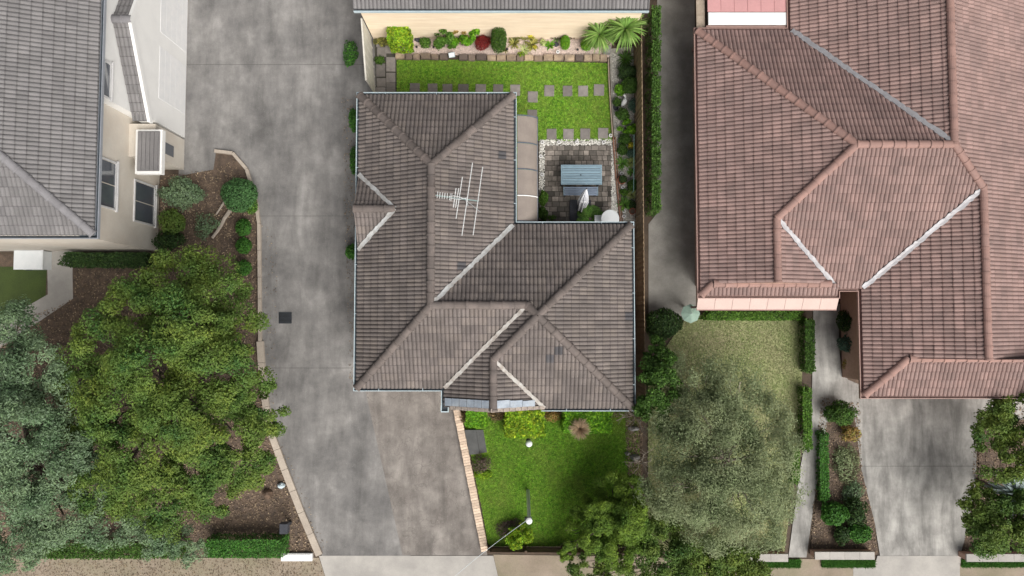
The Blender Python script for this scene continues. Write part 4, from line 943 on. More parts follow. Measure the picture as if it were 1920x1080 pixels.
y1_, y0_ = P(985,217,2.2).y, P(985,415,2.2).y; b = MB(); x, z = arc(1); b.box(x-.015,x+.02,y0_,y1_,z-.035,z+.005); b.build('front_rail', 'awning_rib', aw)

# ------------------------------------------------------------------ table, bench, umbrella, round table
def slat_top(t, x0, x1, y0, y1, z, n, m, part='slat', th=.028):
    h = (y1-y0)/n
    for i in range(n): MB().box(x0, x1, y0+i*h+.007, y0+(i+1)*h-.007, z-th, z, .004).build(part, m, t)
q0, q1 = P(1052,346,.74), P(1128.5,309,.74)
t = thing('outdoor_table', 'pale blue slatted outdoor table on the patio', 'table', ((q0.x+q1.x)/2,(q0.y+q1.y)/2,.035))
slat_top(t, q0.x+.05, q1.x-.05, q0.y+.045, q1.y-.045, .74, 7, 'table_blue')
b = MB(); b.box(q0.x,q0.x+.048,q0.y,q1.y,.70,.745); b.build('end_rail', 'table_blue', t); b = MB(); b.box(q1.x-.048,q1.x,q0.y,q1.y,.70,.745); b.build('end_rail', 'table_blue', t)
b = MB(); b.box(q0.x+.05,q1.x-.05,q0.y,q0.y+.043,.70,.744); b.build('side_rail', 'table_blue', t); b = MB(); b.box(q0.x+.05,q1.x-.05,q1.y-.043,q1.y,.70,.744); b.build('side_rail', 'table_blue', t)
for x in (q0.x+.08,q1.x-.08):
    for y in (q0.y+.08,q1.y-.08): MB().box(x-.03,x+.03,y-.03,y+.03,.035,.70).build('leg', 'dark_steel', t)
c = P(1089,328,.75); b = MB(); b.lathe([(.028,.741),(.03,.748),(.02,.75)], (c.x,c.y,0), 10); b.build('umbrella_hole', 'dark_steel', t)
q0, q1 = P(1056.5,366.5,.45), P(1121.5,350,.45)
t = thing('bench', 'dark blue slatted bench in front of the outdoor table', 'bench', ((q0.x+q1.x)/2,(q0.y+q1.y)/2,.035))
slat_top(t, q0.x+.03, q1.x-.03, q0.y, q1.y, .45, 5, 'bench_blue')
for x in (q0.x,q1.x-.03): MB().box(x,x+.028,q0.y,q1.y,.40,.455).build('end_rail', 'table_blue', t)
for x in (q0.x+.08,q1.x-.08):
    for y in (q0.y+.05,q1.y-.05): MB().box(x-.025,x+.025,y-.025,y+.025,.035,.42).build('leg', 'dark_steel', t)
q = rect(1088,397,40,44,.06); c = sum(q, Vector())/4; b = MB(); b.prism(q,.034,.075); b.prism([c+(p-c)*.95+Vector((0,0,0)) for p in q],.075,.085)
t = thing('floor_slab', 'dark square base slab under the folded white umbrella', 'slab', (c.x,c.y,.035)); b.build('plate', 'slate', t)
for dx in (-.2,.2): MB().lathe([(.045,.086),(.045,.094),(.03,.1)], (c.x+dx,c.y,0), 10).build('bolt', 'dark_steel', t)
# folded umbrella: pleated canopy on a leaning pole
foot, tip = P(1088,398,.09), P(1100,353,2.15)
ax = (tip-foot); Lz = ax.length; zq = ax.to_track_quat('Z','Y').to_matrix().to_4x4(); M = Matrix.Translation(foot) @ zq
t = thing('umbrella', 'folded white patio umbrella leaning over the bench', 'umbrella', foot)
def place(b, name, m, par, smooth=False):
    b.v = [tuple(M @ Vector(v)) for v in b.v]; return b.build(name, m, par, smooth)
b = MB(); b.tube([(0,0,0),(0,0,Lz)], .022, 8); place(b, 'pole', 'dark_steel', t)
for k in range(8):
    az = 2*math.pi*k/8; ca, sa = math.cos(az), math.sin(az); b = MB(); vs, fs = [], []
    prof = [(.62,.13+.03*(k % 3)),(.78,.19),(1.0,.20),(1.25,.175),(1.5,.14),(1.75,.085),(1.98,.04),(Lz-.02,.012)]
    if k in (1,2): prof[0] = (.42,.17)
    for zz, r in prof:
        for da in (-.36,-.12,.12,.36):
            rr = r*(1.12 if abs(da) < .2 else .72); vs.append((rr*math.cos(az+da), rr*math.sin(az+da), zz+random.uniform(-.01,.01)))
    for i in range(len(prof)-1):
        for j in range(3): fs.append((i*4+j,i*4+j+1,i*4+j+5,i*4+j+4))
    b.add(vs, fs); place(b, 'canopy_fold', 'canvas', t, True)
b = MB(); b.tube([(0,0,1.22),(0,0,1.27)], .19, 12); place(b, 'strap', 'white_paint', t)
c = P(1144,410,.72); t = thing('round_table', 'white round garden table at the roof edge beside the pebbles', 'table', (c.x,c.y,.03))
MB().lathe([(.355,.70),(.365,.71),(.365,.722),(.35,.73),(0.02,.735)], (c.x,c.y,0), 32).build('table_top', 'white_plastic', t, False)
MB().lathe([(.03,.08),(.028,.4),(.03,.70)], (c.x,c.y,0), 10).build('leg', 'white_plastic', t); MB().lathe([(.22,.035),(.21,.05),(.05,.08)], (c.x,c.y,0), 18).build('base', 'white_plastic', t)
c = P(1121,410,.4); t = thing('stool', 'small white stool beside the round white table', 'stool', (c.x,c.y,.03))
MB().box(c.x-.14,c.x+.14,c.y-.14,c.y+.14,.40,.44,.015).build('seat', 'white_plastic', t)
for sx in (-.1,.1):
    for sy in (-.1,.1): MB().box(c.x+sx-.02,c.x+sx+.02,c.y+sy-.02,c.y+sy+.02,.03,.40).build('leg', 'white_plastic', t)

# ------------------------------------------------------------------ TV antenna
t = thing('tv_antenna', 'white many-armed television antenna on the brown roof', 'antenna', P(873,378,3.3))
ZA = 4.75
b0, b1 = P(817,366.5,ZA), P(898,377,ZA); b = MB(); b.beam(b0, b1, .035, .035); b.build('boom', 'boom_green', t)
els = [((905,313),(887,441)),((886,305),(866,442)),((867,332),(855,410)),((860,353),(854,389.5)),((855,353),(850,389)),((847.5,362.5),(845.3,376.5)),((844.5,362.8),(842.8,375.5)),((839,362.2),(838,373.5)),((834.5,361.7),(833,373.2)),((830,361),(828.7,372.2)),((825.2,360.3),(824,372)),((820.8,359.3),(819.5,371.2))]
for a, c in els: b = MB(); b.tube([P(*a,ZA+.02),P(*c,ZA+.02)], .017 if abs(a[1]-c[1]) > 30 else .014, 6); b.build('element', 'aluminium', t)
b = MB(); b.tube([P(842,368,ZA+.05),P(851,367,ZA+.06),P(860,368.5,ZA+.06),P(869,372,ZA+.05),P(876,371,ZA+.05)], .012, 5); b.tube([P(844,371,ZA+.05),P(853,373,ZA+.06),P(862,374,ZA+.06),P(870,371.5,ZA+.05),P(876,374,ZA+.05),P(875,381,ZA)], .012, 5); b.build('folded_dipole', 'aluminium', t)
mx, my = P(873,374,ZA).x, P(873,374,ZA).y; b = MB(); b.tube([(mx,my,AE.z(mx,my)+.02),(mx,my,ZA+.06)], .02, 8); b.tube([(mx,my,ZA-.15),(mx+.45,my-.2,AE.z(mx+.45,my-.2)+.04)], .009, 5); b.build('mast', 'galvanised', t)

# ------------------------------------------------------------------ small things in the beds and on the lawns
def ring_light(x, y, label):
    c = P(x,y,.12); t = thing('solar_light', label, 'garden light', (c.x,c.y,.01), 'white ring garden lights')
    MB().lathe([(.055,.09),(.075,.10),(.075,.12),(.045,.125),(.045,.10)], (c.x,c.y,0), 14).build('ring', 'white_paint', t); MB().lathe([(.044,.09),(.044,.112),(.01,.114)], (c.x,c.y,0), 10).build('lens', 'rock', t); b = MB(); b.tube([(c.x,c.y,-.02),(c.x,c.y,.1)], .012, 6); b.build('spike', 'black_plastic', t)
for i, x in enumerate((1017,1048,1082,1132)): ring_light(x, 266.5, f'white ring garden light, {ordinal(i)} from the left in the top pebble border')
ring_light(1014, 293, 'white ring garden light high in the left pebble border'); ring_light(1016.5, 327, 'white ring garden light low in the left pebble border')
ring_light(1166, 325, 'white ring garden light in the side bed above the dark pot'); ring_light(1168, 351, 'white ring garden light in the side bed below the dark pot')
ring_light(1170, 396, 'white ring garden light beside the terracotta pot'); ring_light(1170, 405.5, 'white ring garden light nearest the roof in the side bed'); ring_light(1046, 97, 'white ring garden light in the pink gravel'); ring_light(1145, 254, 'white ring garden light at the corner of lawn and timber edging')
for i, (x, y) in enumerate(((781,88),(813,88),(851,88),(951,92),(1083,93))):
    c = P(x,y,.15); t = thing('path_light', f'small black spike light, {ordinal(i)} from the left in the pink gravel', 'garden light', (c.x,c.y,.03), 'black spike lights in the gravel bed')
    b = MB(); b.tube([(c.x,c.y,0),(c.x,c.y,.12)], .012, 6); b.build('stake', 'black_plastic', t); MB().lathe([(.02,.12),(.05,.14),(.05,.155),(.01,.18)], (c.x,c.y,0), 10).build('head', 'black_plastic', t)
c = P(847,103,.2); t = thing('box_lamp', 'small tilted pale blue box lamp on the stone edging', 'garden light', (c.x,c.y,.1))
b = MB(); Mx = Matrix.Translation((c.x,c.y,.2)) @ Matrix.Rotation(.35,4,'X') @ Matrix.Rotation(.15,4,'Z'); bb = MB(); bb.box(-.13,.13,-.10,.10,-.05,.05,.012); b.add([Mx@Vector(v) for v in bb.v], bb.f); b.build('housing', 'gutter', t)
b = MB(); bb = MB(); bb.box(-.105,.105,-.075,.075,.051,.056); b.add([Mx@Vector(v) for v in bb.v], bb.f); b.build('panel', 'white_plastic', t); b = MB(); b.tube([(c.x,c.y,.05),(c.x,c.y,.16)], .02, 6); b.build('stake', 'black_plastic', t)
def rock_obj(x, y, rxp, ryp, h, label, m='rock', name='rock'):
    c = P(x,y,0); rx_, ry_ = pxr(x,y,rxp,0), pxr(x,y,ryp,0); bm = bmesh.new(); bmesh.ops.create_icosphere(bm, subdivisions=2, radius=1)
    for v in bm.verts:
        k = 1+random.uniform(-.16,.16); v.co = Vector((v.co.x*rx_*k+c.x, v.co.y*ry_*k+c.y, v.co.z*h*k*.7+h*.2))
    me = bpy.data.meshes.new(name); bm.to_mesh(me); bm.free(); tag(link(name, me, m), label, 'rock')
rock_obj(784,75,7,5,.16,'dark flat rock right of the lime box shrub','slate'); rock_obj(1043,84,5,5,.15,'dark rock left of the small round bright shrub','slate'); rock_obj(746,99,6,5,.18,'pale rounded rock at the left end of the stone edging','sandstone')
rock_obj(1190,857,9,6,.3,'long grey rock at the right of the front lawn'); rock_obj(1176,850,5,4,.2,'small grey rock beside the bare twigs'); rock_obj(1188,803,10,5,.25,'flat grey rock below the house corner'); rock_obj(1154,203,5,5,.12,'dark square stone in the side bed','slate')
# white garden bird
c = P(1170,190,.2); t = thing('garden_ornament', 'white curved bird ornament among the side bed shrubs', 'ornament', (c.x,c.y,.02))
b = MB(); b.tube([(c.x-.10,c.y-.2,.12),(c.x-.05,c.y-.13,.2),(c.x+.02,c.y-.02,.24),(c.x+.05,c.y+.08,.2),(c.x+.03,c.y+.16,.14)], [.03,.09,.105,.085,.03], 10); b.build('body', 'white_paint', t, True)
b = MB(); b.tube([(c.x+.04,c.y+.1,.24),(c.x+.03,c.y+.15,.36),(c.x-.02,c.y+.19,.42),(c.x-.07,c.y+.18,.40)], [.05,.04,.045,.015], 8); b.build('neck', 'white_paint', t, True)
# globe lamp and service pole in the front lawn
c = P(991,826,0); t = thing('garden_lamp', 'white globe lamp on a short post in the front lawn', 'lamp', (c.x,c.y,.01))
b = MB(); b.tube([(c.x,c.y,0),(c.x,c.y,.6)], .03, 8); b.build('post', 'black_plastic', t); MB().lathe([(.135*math.sin(a), .70-.135*math.cos(a)) for a in [i*math.pi/10 for i in range(1,10)]], (c.x,c.y,0), 18).build('globe', 'white_plastic', t, True); MB().lathe([(.1,.02),(.09,.05),(.04,.06)], (c.x,c.y,0), 12).build('base', 'black_plastic', t)
f0 = P(990,920,0)
zt = 4.2
for k in range(60):
    if P(992,976,3+k*.05).y >= f0.y: zt = 3+k*.05; break
t = thing('service_pole', 'grey galvanised service pole with white cap in the front lawn', 'pole', f0)
tp = P(992,976,zt); b = MB(); b.tube([(f0.x,f0.y,-.1),(tp.x,tp.y,zt)], [.075,.06], 10); b.build('post', 'galvanised', t)
MB().lathe([(.095,0),(.11,.03),(.11,.07),(.06,.10)], (tp.x,tp.y,zt), 14).build('cap', 'white_paint', t)
b = MB(); b.beam((tp.x-.14,tp.y+.02,zt-.3),(tp.x+.1,tp.y+.02,zt-.3), .05, .05); b.tube([(tp.x-.12,tp.y,zt-.3),(tp.x-.12,tp.y,zt-.15)], .035, 8); b.build('insulator_bracket', 'dark_steel', t)
e0 = Vector((tp.x-.05,tp.y,zt-.1)); e1 = P(918,1034,4.3); e1 = e0+(e1-e0)*3.2
cb = MB(); cb.tube([e0.lerp(e1,i/12)-Vector((0,0,.5*math.sin(math.pi*i/12))) for i in range(13)], .0065, 5); tag(cb.build('service_cable', 'galvanised'), 'thin grey overhead cable running from the pole to the street', 'cable')
# pale green stake line in the side bed
b = MB(); p0_, p1_ = P(1189,253,.5), P(1188,358,.5); b.tube([p0_,p1_], .018, 6); b.tube([(p0_.x,p0_.y,0),p0_], .018, 6); b.tube([(p1_.x,p1_.y,0),p1_], .018, 6); tag(b.build('garden_rail', 'pipe_green'), 'thin pale green rail standing in the side garden bed', 'rail')
def pot(x, y, rp, h, m, label):
    c = P(x,y,h); r = pxr(x,y,rp,h); t = thing('plant_pot', label, 'pot', (c.x,c.y,.02)); MB().lathe([(r*.7,.02),(r*.95,h*.85),(r*1.05,h*.86),(r*1.05,h),(r*.85,h),(r*.83,h*.8),(.01,h*.8)], (c.x,c.y,0), 18).build('pot', m, t); MB().lathe([(r*.83,h*.78),(r*.83,h*.81),(.01,h*.82)], (c.x,c.y,0), 14).build('soil', 'soil', t); return c
pot(1186,396,6,.28,'terracotta','terracotta pot at the lower end of the side bed'); pot(1166,337,8,.26,'terracotta','dark terracotta pot in the middle of the side bed')

# ------------------------------------------------------------------ back garden plants
S = pshrub
S('shrub','lime green clipped box shrub at the left of the rear bed','shrub',750,66,22,25,1.25,'leaf_lime',n=3000,leaf=.13,q=4.5,lump=.08)
S('groundcover','low brownish green creeper over the left pavers','plant',716,76,14,9,.25,'leaf_varieg',n=700,leaf=.07,lump=.3); S('groundcover','small green creeper beside the cream side fence','plant',712,112,9,8,.2,'leaf_mid',n=450,leaf=.06,lump=.3)
S('shrub','tiny green shrub beside the dark flat rock','shrub',797,80,11,9,.4,'leaf_mid',n=500,leaf=.08)
S('shrub','leafy green shrub with long leaves, left of the orange shrub','shrub',829,72,21,19,.9,'leaf_mid',n=2100,leaf=.13,asp=.38,lump=.3,clumps=14)
S('shrub','orange yellow shrub against the tan wall','shrub',860,60,16,13,.8,'leaf_orange',n=900,leaf=.12,asp=.35,clumps=9)
S('shrub','large leaved green shrub below the orange shrub','shrub',868,79,22,13,.6,'leaf_bright',n=1000,leaf=.17,asp=.3,clumps=10); S('shrub','upright bright green shrub left of the round topiary','shrub',891,58,14,16,1.1,'leaf_bright',n=1200,leaf=.13,asp=.4,clumps=10)
S('shrub','dark red low shrub in the rear bed','shrub',905,79,16,14,.55,'leaf_red',n=2200,leaf=.07,asp=.3,lump=.15)
S('topiary','dark green clipped dome topiary in the rear bed','topiary',935,72,14.5,22,1.25,'leaf_topiary',n=4200,leaf=.06,q=2.6,lump=.04)
rosette('strap_plant','spiky green strap plant right of the topiary','plant',964,81,13,'leaf_varieg',n=60,w=.035,arch=.8)
S('flowering_plant','bright yellow flowering plant against the tan wall','plant',996,62,7,8,.5,'leaf_yellow',n=260,leaf=.1,asp=.5); rosette('bromeliad','brown and yellow variegated plant below the yellow flowers','plant',998,83,14,'leaf_varieg',n=60,w=.06,arch=1.0); rosette('strap_plant','trailing yellow green strap plant beside the variegated plant','plant',983,92,14,'leaf_pale',n=30,w=.03,elev=(.05,.6))
rosette('bromeliad','small green bromeliad left of the round bright shrub','plant',1031,84,10,'leaf_bright',n=26,w=.07,elev=(.1,1.0)); S('flowering_plant','tiny pale yellow flower clump in the pink gravel','plant',1003,88,3.5,3.5,.25,'leaf_yellow',n=60,leaf=.07)
S('shrub','small round bright green shrub in the pink gravel','shrub',1060,79,9.5,13,.6,'leaf_bright',n=1900,leaf=.05,lump=.06); S('shrub','round bright green shrub half under the spiky cordyline','shrub',1100,83,11,11,.55,'leaf_bright',n=1700,leaf=.05,lump=.06)
rosette('cordyline','tall spiky green cordyline in the corner by the tan wall','palm',1124,64,33,'leaf_yucca',n=170,w=.055,trunk=1.2,arch=1.25,elev=(-.35,1.25),seg=6); rosette('cordyline','largest spiky green cordyline in the top right corner','palm',1172,54,40,'leaf_yucca',n=230,w=.06,trunk=1.6,arch=1.25,elev=(-.35,1.3),seg=6)
S('weeds','low grey green weeds along the foot of the tan wall','plant',980,70,22,5,.25,'leaf_varieg',n=350,leaf=.07,lump=.3); S('weeds','dark dry weeds at the wall foot right of the yellow flowers','plant',1056,70,26,4,.2,'leaf_dead',n=400,leaf=.06,lump=.3)
# side bed
rosette('strap_plant','dark drooping strap plant below the largest cordyline','plant',1172,110,17,'leaf_deep',n=70,w=.045,elev=(.2,1.3),arch=1.5)
S('shrub','dark green fine leaved shrub high in the side bed','shrub',1178,134,21,13,.7,'leaf_dark',n=2600,leaf=.08,asp=.3,lump=.2); S('shrub','glossy green rounded shrub above the white bird','shrub',1184,160,18,15,.8,'leaf_deep',n=2300,leaf=.08,lump=.12); S('shrub','small vivid green shrub beside the glossy shrub','shrub',1164,167,10,10,.5,'leaf_bright',n=700,leaf=.09,lump=.2)
S('shrub','small dark shrub left of the white bird','shrub',1157,191,7,8,.4,'leaf_deep',n=500,leaf=.07); S('shrub','pale variegated shrub right of the white bird','shrub',1188,198,10,12,.4,'leaf_bluegreen',n=650,leaf=.07,lump=.3); S('shrub','dark green shrub below the white bird','shrub',1167,215,12,11,.6,'leaf_deep',n=1300,leaf=.08,lump=.2)
S('fern','bright yellow green feathery shrub in the side bed','fern',1178,238,18,12,.55,'leaf_bright',n=1300,leaf=.12,asp=.25,lump=.2,clumps=12); S('shrub','dark green shrub below the feathery bright shrub','shrub',1172,261,11,10,.45,'leaf_deep',n=900,leaf=.08); S('shrub','dark green shrub beside the top of the timber edging','shrub',1167,281,9,11,.45,'leaf_deep',n=800,leaf=.08)
S('flowering_plant','yellow flowering plant by the pale green rail','plant',1184,273,6,6,.4,'leaf_yellow',n=180,leaf=.08); S('shrub','blue green shrub by the pale green rail','shrub',1184,287,10,8,.35,'leaf_bluegreen',n=500,leaf=.09,asp=.3)
rosette('strap_plant','spiky green plant in the middle of the side bed','plant',1167,306,14,'leaf_cycad',n=55,w=.04); rosette('succulent','pale yellow green succulent rosette, upper of two','succulent',1184,304,10,'leaf_pale',n=46,w=.075,elev=(.1,1.2),arch=.4); rosette('strap_plant','green bromeliad below the upper pale succulent','plant',1184,322,9,'leaf_cycad',n=36,w=.05)
S('shrub','dark purple green plant in the middle pot','plant',1167,337,7,7,.3,'leaf_dark',n=260,leaf=.08,z0=.2); S('shrub','deep green shrub under the pale green rail','shrub',1186,347,9,11,.45,'leaf_deep',n=700,leaf=.08); S('groundcover','low green groundcover left of the lower pale succulent','plant',1170,360,9,7,.25,'leaf_mid',n=350,leaf=.07); rosette('succulent','pale yellow green succulent rosette, lower of two','succulent',1185,364,10,'leaf_pale',n=44,w=.075,elev=(.1,1.2),arch=.4)
rosette('strap_plant','broad bright green strap plant low in the side bed','plant',1171,383,15,'leaf_cycad',n=52,w=.065); S('shrub','small dark shrub above the terracotta pot','shrub',1186,383,7,8,.35,'leaf_dark',n=350,leaf=.07)
# patio plants
S('shrub','green leafy shrub at the left pebble border','shrub',1019,372,8,13,.6,'leaf_mid',n=900,leaf=.09,lump=.2); S('shrub','lower green shrub in the left patio corner','shrub',1018,401,8,13,.5,'leaf_deep',n=900,leaf=.09,lump=.2); S('groundcover','thin green weeds between the patio pavers near the roof','plant',1035,408,8,5,.15,'leaf_mid',n=160,leaf=.06)
def cycad(label, x, y, n, L, trunk, m='leaf_cycad'):
    c = P(x,y,.5); t = thing('cycad', label, 'palm', (c.x,c.y,.03)); Vs, Qs = [], []; k = 0
    for i in range(n):
        az = 2*math.pi*i/n+random.uniform(-.2,.2); el = random.uniform(.35,1.0); rr, zz, e = .04, trunk+.05, el; dx, dy = math.cos(az), math.sin(az)
        for s in range(22):
            f = s/22; rr += math.cos(e)*L/22; zz += math.sin(e)*L/22; e -= 1.4/22; ll = .17*math.sin(math.pi*min(.98,f*.85+.14))
            for sg in (-1,1):
                o = np.array([c.x+dx*rr,c.y+dy*rr,zz]); tipv = o+np.array([-dy*sg*ll+dx*ll*.55, dx*sg*ll+dy*ll*.55, .04]); wv = np.array([dx,dy,0])*.013
                Vs += [o-wv,o+wv,tipv+wv*.3,tipv-wv*.3]; Qs.append((k,k+1,k+2,k+3)); k += 4
    link('fronds', fast_mesh('fronds', np.array(Vs), np.array(Qs)), m, t); b = MB(); b.tube([(c.x,c.y,0),(c.x,c.y,trunk+.08)], [.1,.08], 8); b.build('trunk', 'bark', t)
cycad('green cycad with arching fronds beside the umbrella base', 1108, 409, 14, .62, .2)
# ------------------------------------------------------------------ front garden plants
S('hedge','small bright green clipped hedge left below the south gable','hedge',893.5,783,20,17,.75,'leaf_bright',n=2600,leaf=.11,q=5,lump=.05); S('hedge','large lime green clipped hedge in front of the south gable','hedge',983,793,38,26,.95,'leaf_lime',n=5000,leaf=.14,q=4.5,lump=.06); S('hedge','long green clipped hedge under the right eave','hedge',1100,789,47,22,.9,'leaf_bright',n=5200,leaf=.13,q=5,lump=.07)
S('shrub','brown half bare shrub between the two left hedges','shrub',930,777,14,11,.5,'leaf_brown',n=700,leaf=.08,lump=.3); S('shrub','brown and yellow shrub between the two right hedges','shrub',1037,780,13,11,.45,'leaf_orange',n=600,leaf=.08,lump=.3)
t = rosette('ornamental_grass','straw coloured grass tuft in the long hedge','grass',1087,803,19,'leaf_straw',n=420,w=.016,elev=(.3,1.4),arch=.6,trunk=.85)
S('shrub','dry brown shrub below the grey steps','shrub',903,870,17,16,.4,'leaf_dead',n=900,leaf=.08,asp=.3,lump=.3); S('groundcover','lime groundcover below the dry brown shrub','plant',904,890,16,9,.2,'leaf_lime',n=700,leaf=.07,lump=.3)
S('groundcover','dead brown leaves beside the service pole','plant',955,990,22,16,.18,'leaf_dead',n=1100,leaf=.09,asp=.3,lump=.35); S('shrub','feathery bright green shrub at the foot of the front lawn','shrub',974,1008,24,22,.9,'leaf_lime',n=2600,leaf=.11,asp=.3,lump=.3,clumps=22)
S('groundcover','bare reddish twigs between brick edging and small hedge','plant',868,780,6,14,.3,'leaf_brown',n=260,leaf=.07)
def bare_twigs(label, x, y, n, L, name='bare_shrub'):
    c = P(x,y,0); t = thing(name, label, 'shrub', c); b = MB()
    for i in range(n):
        a = random.uniform(0,6.28); e = Vector((math.cos(a)*L*random.uniform(.5,1), math.sin(a)*L*random.uniform(.5,1), L*random.uniform(.4,1.1))); pts = limb(b, c, c+e, .022, .006, .35)
        for k in range(3): q_ = pts[random.randint(2,4)]; limb(b, q_, q_+Vector((random.uniform(-.4,.4),random.uniform(-.4,.4),random.uniform(0,.4)))*L*.6, .01, .004, .4)
    b.build('branches', 'pale_bark', t); return t
bare_twigs('bare grey twiggy shrub at the lower right house corner', 1192, 775, 12, 1.0); bare_twigs('bare curling twigs at the right edge of the front lawn', 1196, 868, 9, .9); bare_twigs('bare pale twigs above the dark front tree', 1197, 905, 8, .8)

# ------------------------------------------------------------------ trees
def cl(pts, k=1.0): return [(P(x,y,z), pxr(x,y,r,z)*k, pxr(x,y,r,z)*k*.8) for x, y, z, r in pts]
tree('tree','large green tree with yellow green clumps between cream house and driveway','tree', P(345,760,0), cl([(330,530,4.6,60),(410,545,4.2,55),(250,590,4.8,62),(350,610,5.6,70),(440,620,4.2,55),(200,650,4.6,58),(290,690,6.0,75),(400,690,5.4,65),(150,720,4.0,48),(460,740,4.2,52),(220,760,5.2,62),(340,780,5.8,72),(500,775,3.4,38),(430,810,4.8,60),(150,800,3.8,48),(260,850,5.0,66),(370,870,4.8,60),(460,870,3.8,48),(200,915,4.0,52),(300,940,4.2,58),(400,925,4.0,46)]), 'leaf_tree', 125000, leaf=.105, trunk_r=.24, spread=1.0, fuzz=.55)
tree('tree','grey green tree in the lower left corner','tree', P(70,880,0), cl([(20,620,4.0,55),(70,690,4.6,60),(10,720,4.8,60),(110,750,4.2,52),(40,800,5.2,68),(120,830,4.6,56),(70,890,5.0,66),(160,900,4.0,52),(10,920,4.6,60),(110,970,4.2,58),(200,980,3.4,46),(40,1010,3.6,55),(290,1005,2.6,36),(350,1020,2.4,30),(-50,760,4.6,70),(-60,900,4.6,70)]), 'leaf_grey', 85000, leaf=.105, asp=.4, trunk_r=.22, fuzz=.8)
tree('tree','pale olive feathery tree over the dry lawn','tree', P(1360,860,0), cl([(1300,715,2.8,46),(1375,735,3.0,50),(1265,775,2.8,44),(1330,800,3.6,56),(1425,790,3.0,48),(1275,850,3.2,50),(1370,860,4.0,60),(1450,855,3.8,46),(1300,925,4.2,55),(1390,935,4.4,56),(1455,930,3.4,44),(1340,985,3.4,46),(1430,990,3.0,38),(1250,915,3.8,44)]), 'leaf_olive', 62000, leaf=.10, asp=.34, trunk_r=.15, bark='pale_bark', spread=1.15, fuzz=1.2)
tree('tree','dark green feathery tree at the lower right of the front lawn','tree', P(1165,975,0), cl([(1148,916,1.5,27),(1184,920,1.7,30),(1096,956,1.2,22),(1136,966,1.9,34),(1186,975,2.2,38),(1078,1003,1.2,24),(1120,1012,1.8,33),(1168,1025,2.0,37),(1203,1010,2.0,33),(1062,1030,1.0,18)]), 'leaf_pine', 52000, leaf=.10, asp=.3, trunk_r=.12, spread=1.05, fuzz=.9)
tree('tree','mid green bushy tree at the bottom edge right of the front lawn','tree', P(1320,1060,0), cl([(1240,1010,2.2,40),(1245,1060,2.0,42),(1300,1050,2.2,44),(1360,1055,2.0,40),(1415,1065,1.8,34),(1310,1085,2.0,44),(1390,1095,2.0,40),(1095,1064,1.0,26),(1160,1068,1.2,34)]), 'leaf_tree', 30000, leaf=.12, asp=.4, trunk_r=.14)
tree('tree','narrow dark green tree behind the front fence corner','tree', P(1240,725,0), cl([(1236,690,2.8,30),(1242,725,3.2,34),(1232,765,2.8,30),(1226,655,2.2,22)]), 'leaf_deep', 9000, leaf=.12, trunk_r=.1)

# ------------------------------------------------------------------ planting beside the shared driveway and cream house
S('shrub','round green clipped ball shrub at the driveway bend','shrub',447,365,33,31,1.1,'leaf_ball',n=5200,leaf=.09,lump=.06); S('shrub','grey green loose shrub by the porch of the cream house','shrub',338,362,36,26,1.0,'leaf_grey',n=3200,leaf=.1,lump=.3); S('shrub','small light green shrub left of the round ball shrub','shrub',470,385,12,15,.6,'leaf_mid',n=700,leaf=.09)
for i, (yy, rr) in enumerate(((426,17),(461,15),(503,15))): S('shrub',f'small green ball shrub by the kerb, {ordinal(i)} below the large ball','shrub',456,yy,14,rr,.55,'leaf_hedge',n=1300,leaf=.08,lump=.06,group='small ball shrubs by the kerb')
S('shrub','yellow green shrub beside the lower window of the cream house','shrub',326,416,24,24,.9,'leaf_tree',n=1700,leaf=.1,lump=.25); S('shrub','dark shrub at the corner of the cream house','shrub',315,452,24,20,.9,'leaf_dark',n=1500,leaf=.1,lump=.3); S('shrub','grey spreading shrub in the middle of the mulch','shrub',385,425,22,22,.45,'leaf_grey',n=700,leaf=.09,lump=.35)
lg = thing('log_edging', 'pale weathered log lying across the mulch bed', 'log', P(420,410,0)); b = MB(); limb(b, P(438,385,.08), P(398,446,.08), .09, .06, .06); b.build('trunk', 'pale_bark', lg); b = MB(); limb(b, P(425,372,.06), P(405,402,.06), .06, .03, .05); b.build('branch', 'pale_bark', lg)
S('hedge','dark green hedge along the south wall of the cream house','hedge',205,488,86,14,1.0,'leaf_dark',n=5200,leaf=.1,q=5,lump=.15); S('hedge','bright green clipped hedge at the street corner','hedge',462,1024,76,18,.9,'leaf_hedge',n=6000,leaf=.09,q=5,lump=.04); S('hedge','dark green hedge along the street under the grey tree','hedge',200,1028,150,16,.9,'leaf_deep',n=7000,leaf=.1,q=5,lump=.1)
for i, (x, y, a, c_) in enumerate(((657,100,12,26),(663,225,8,22),(664,300,7,24),(658,472,9,14))): S('shrub',f'narrow green shrub at the left wall of the tiled house, {ordinal(i)} from the top','shrub',x,y,a,c_,.8,'leaf_hedge',n=900,leaf=.09,lump=.2,group='shrubs along the shared driveway')
b = MB(); b.prism(rect(558,1043,58,14),-.02,.14); b.prism([p for p in rect(558,1043,54,10)],.14,.155); tag(b.build('kerb_slab','white_paint'), 'white slab at the foot of the beige kerb', 'slab')
t = thing('letterbox', 'dark letterbox standing in the mulch by the clipped hedge', 'letterbox', P(531,992,0)); c = P(531,992,.9); MB().box(c.x-.16,c.x+.16,c.y-.2,c.y+.2,.6,.9,.02).build('box','slate',t); MB().box(c.x-.05,c.x+.05,c.y-.05,c.y+.05,0,.6).build('post','dark_steel',t); MB().box(c.x-.12,c.x+.12,c.y-.206,c.y-.201,.78,.82).build('slot','black_plastic',t)
rock_obj(528,910,7,6,.25,'pale blue grey stone by the kerb','gutter'); rock_obj(503,925,9,9,.3,'dark mound beside the kerb in the mulch','fence_dark')
t = thing('storage_box', 'pale blue white outdoor storage box beside the cream house', 'box', P(52,487,0)); q0, q1 = P(26,504,.6), P(79,470,.6)
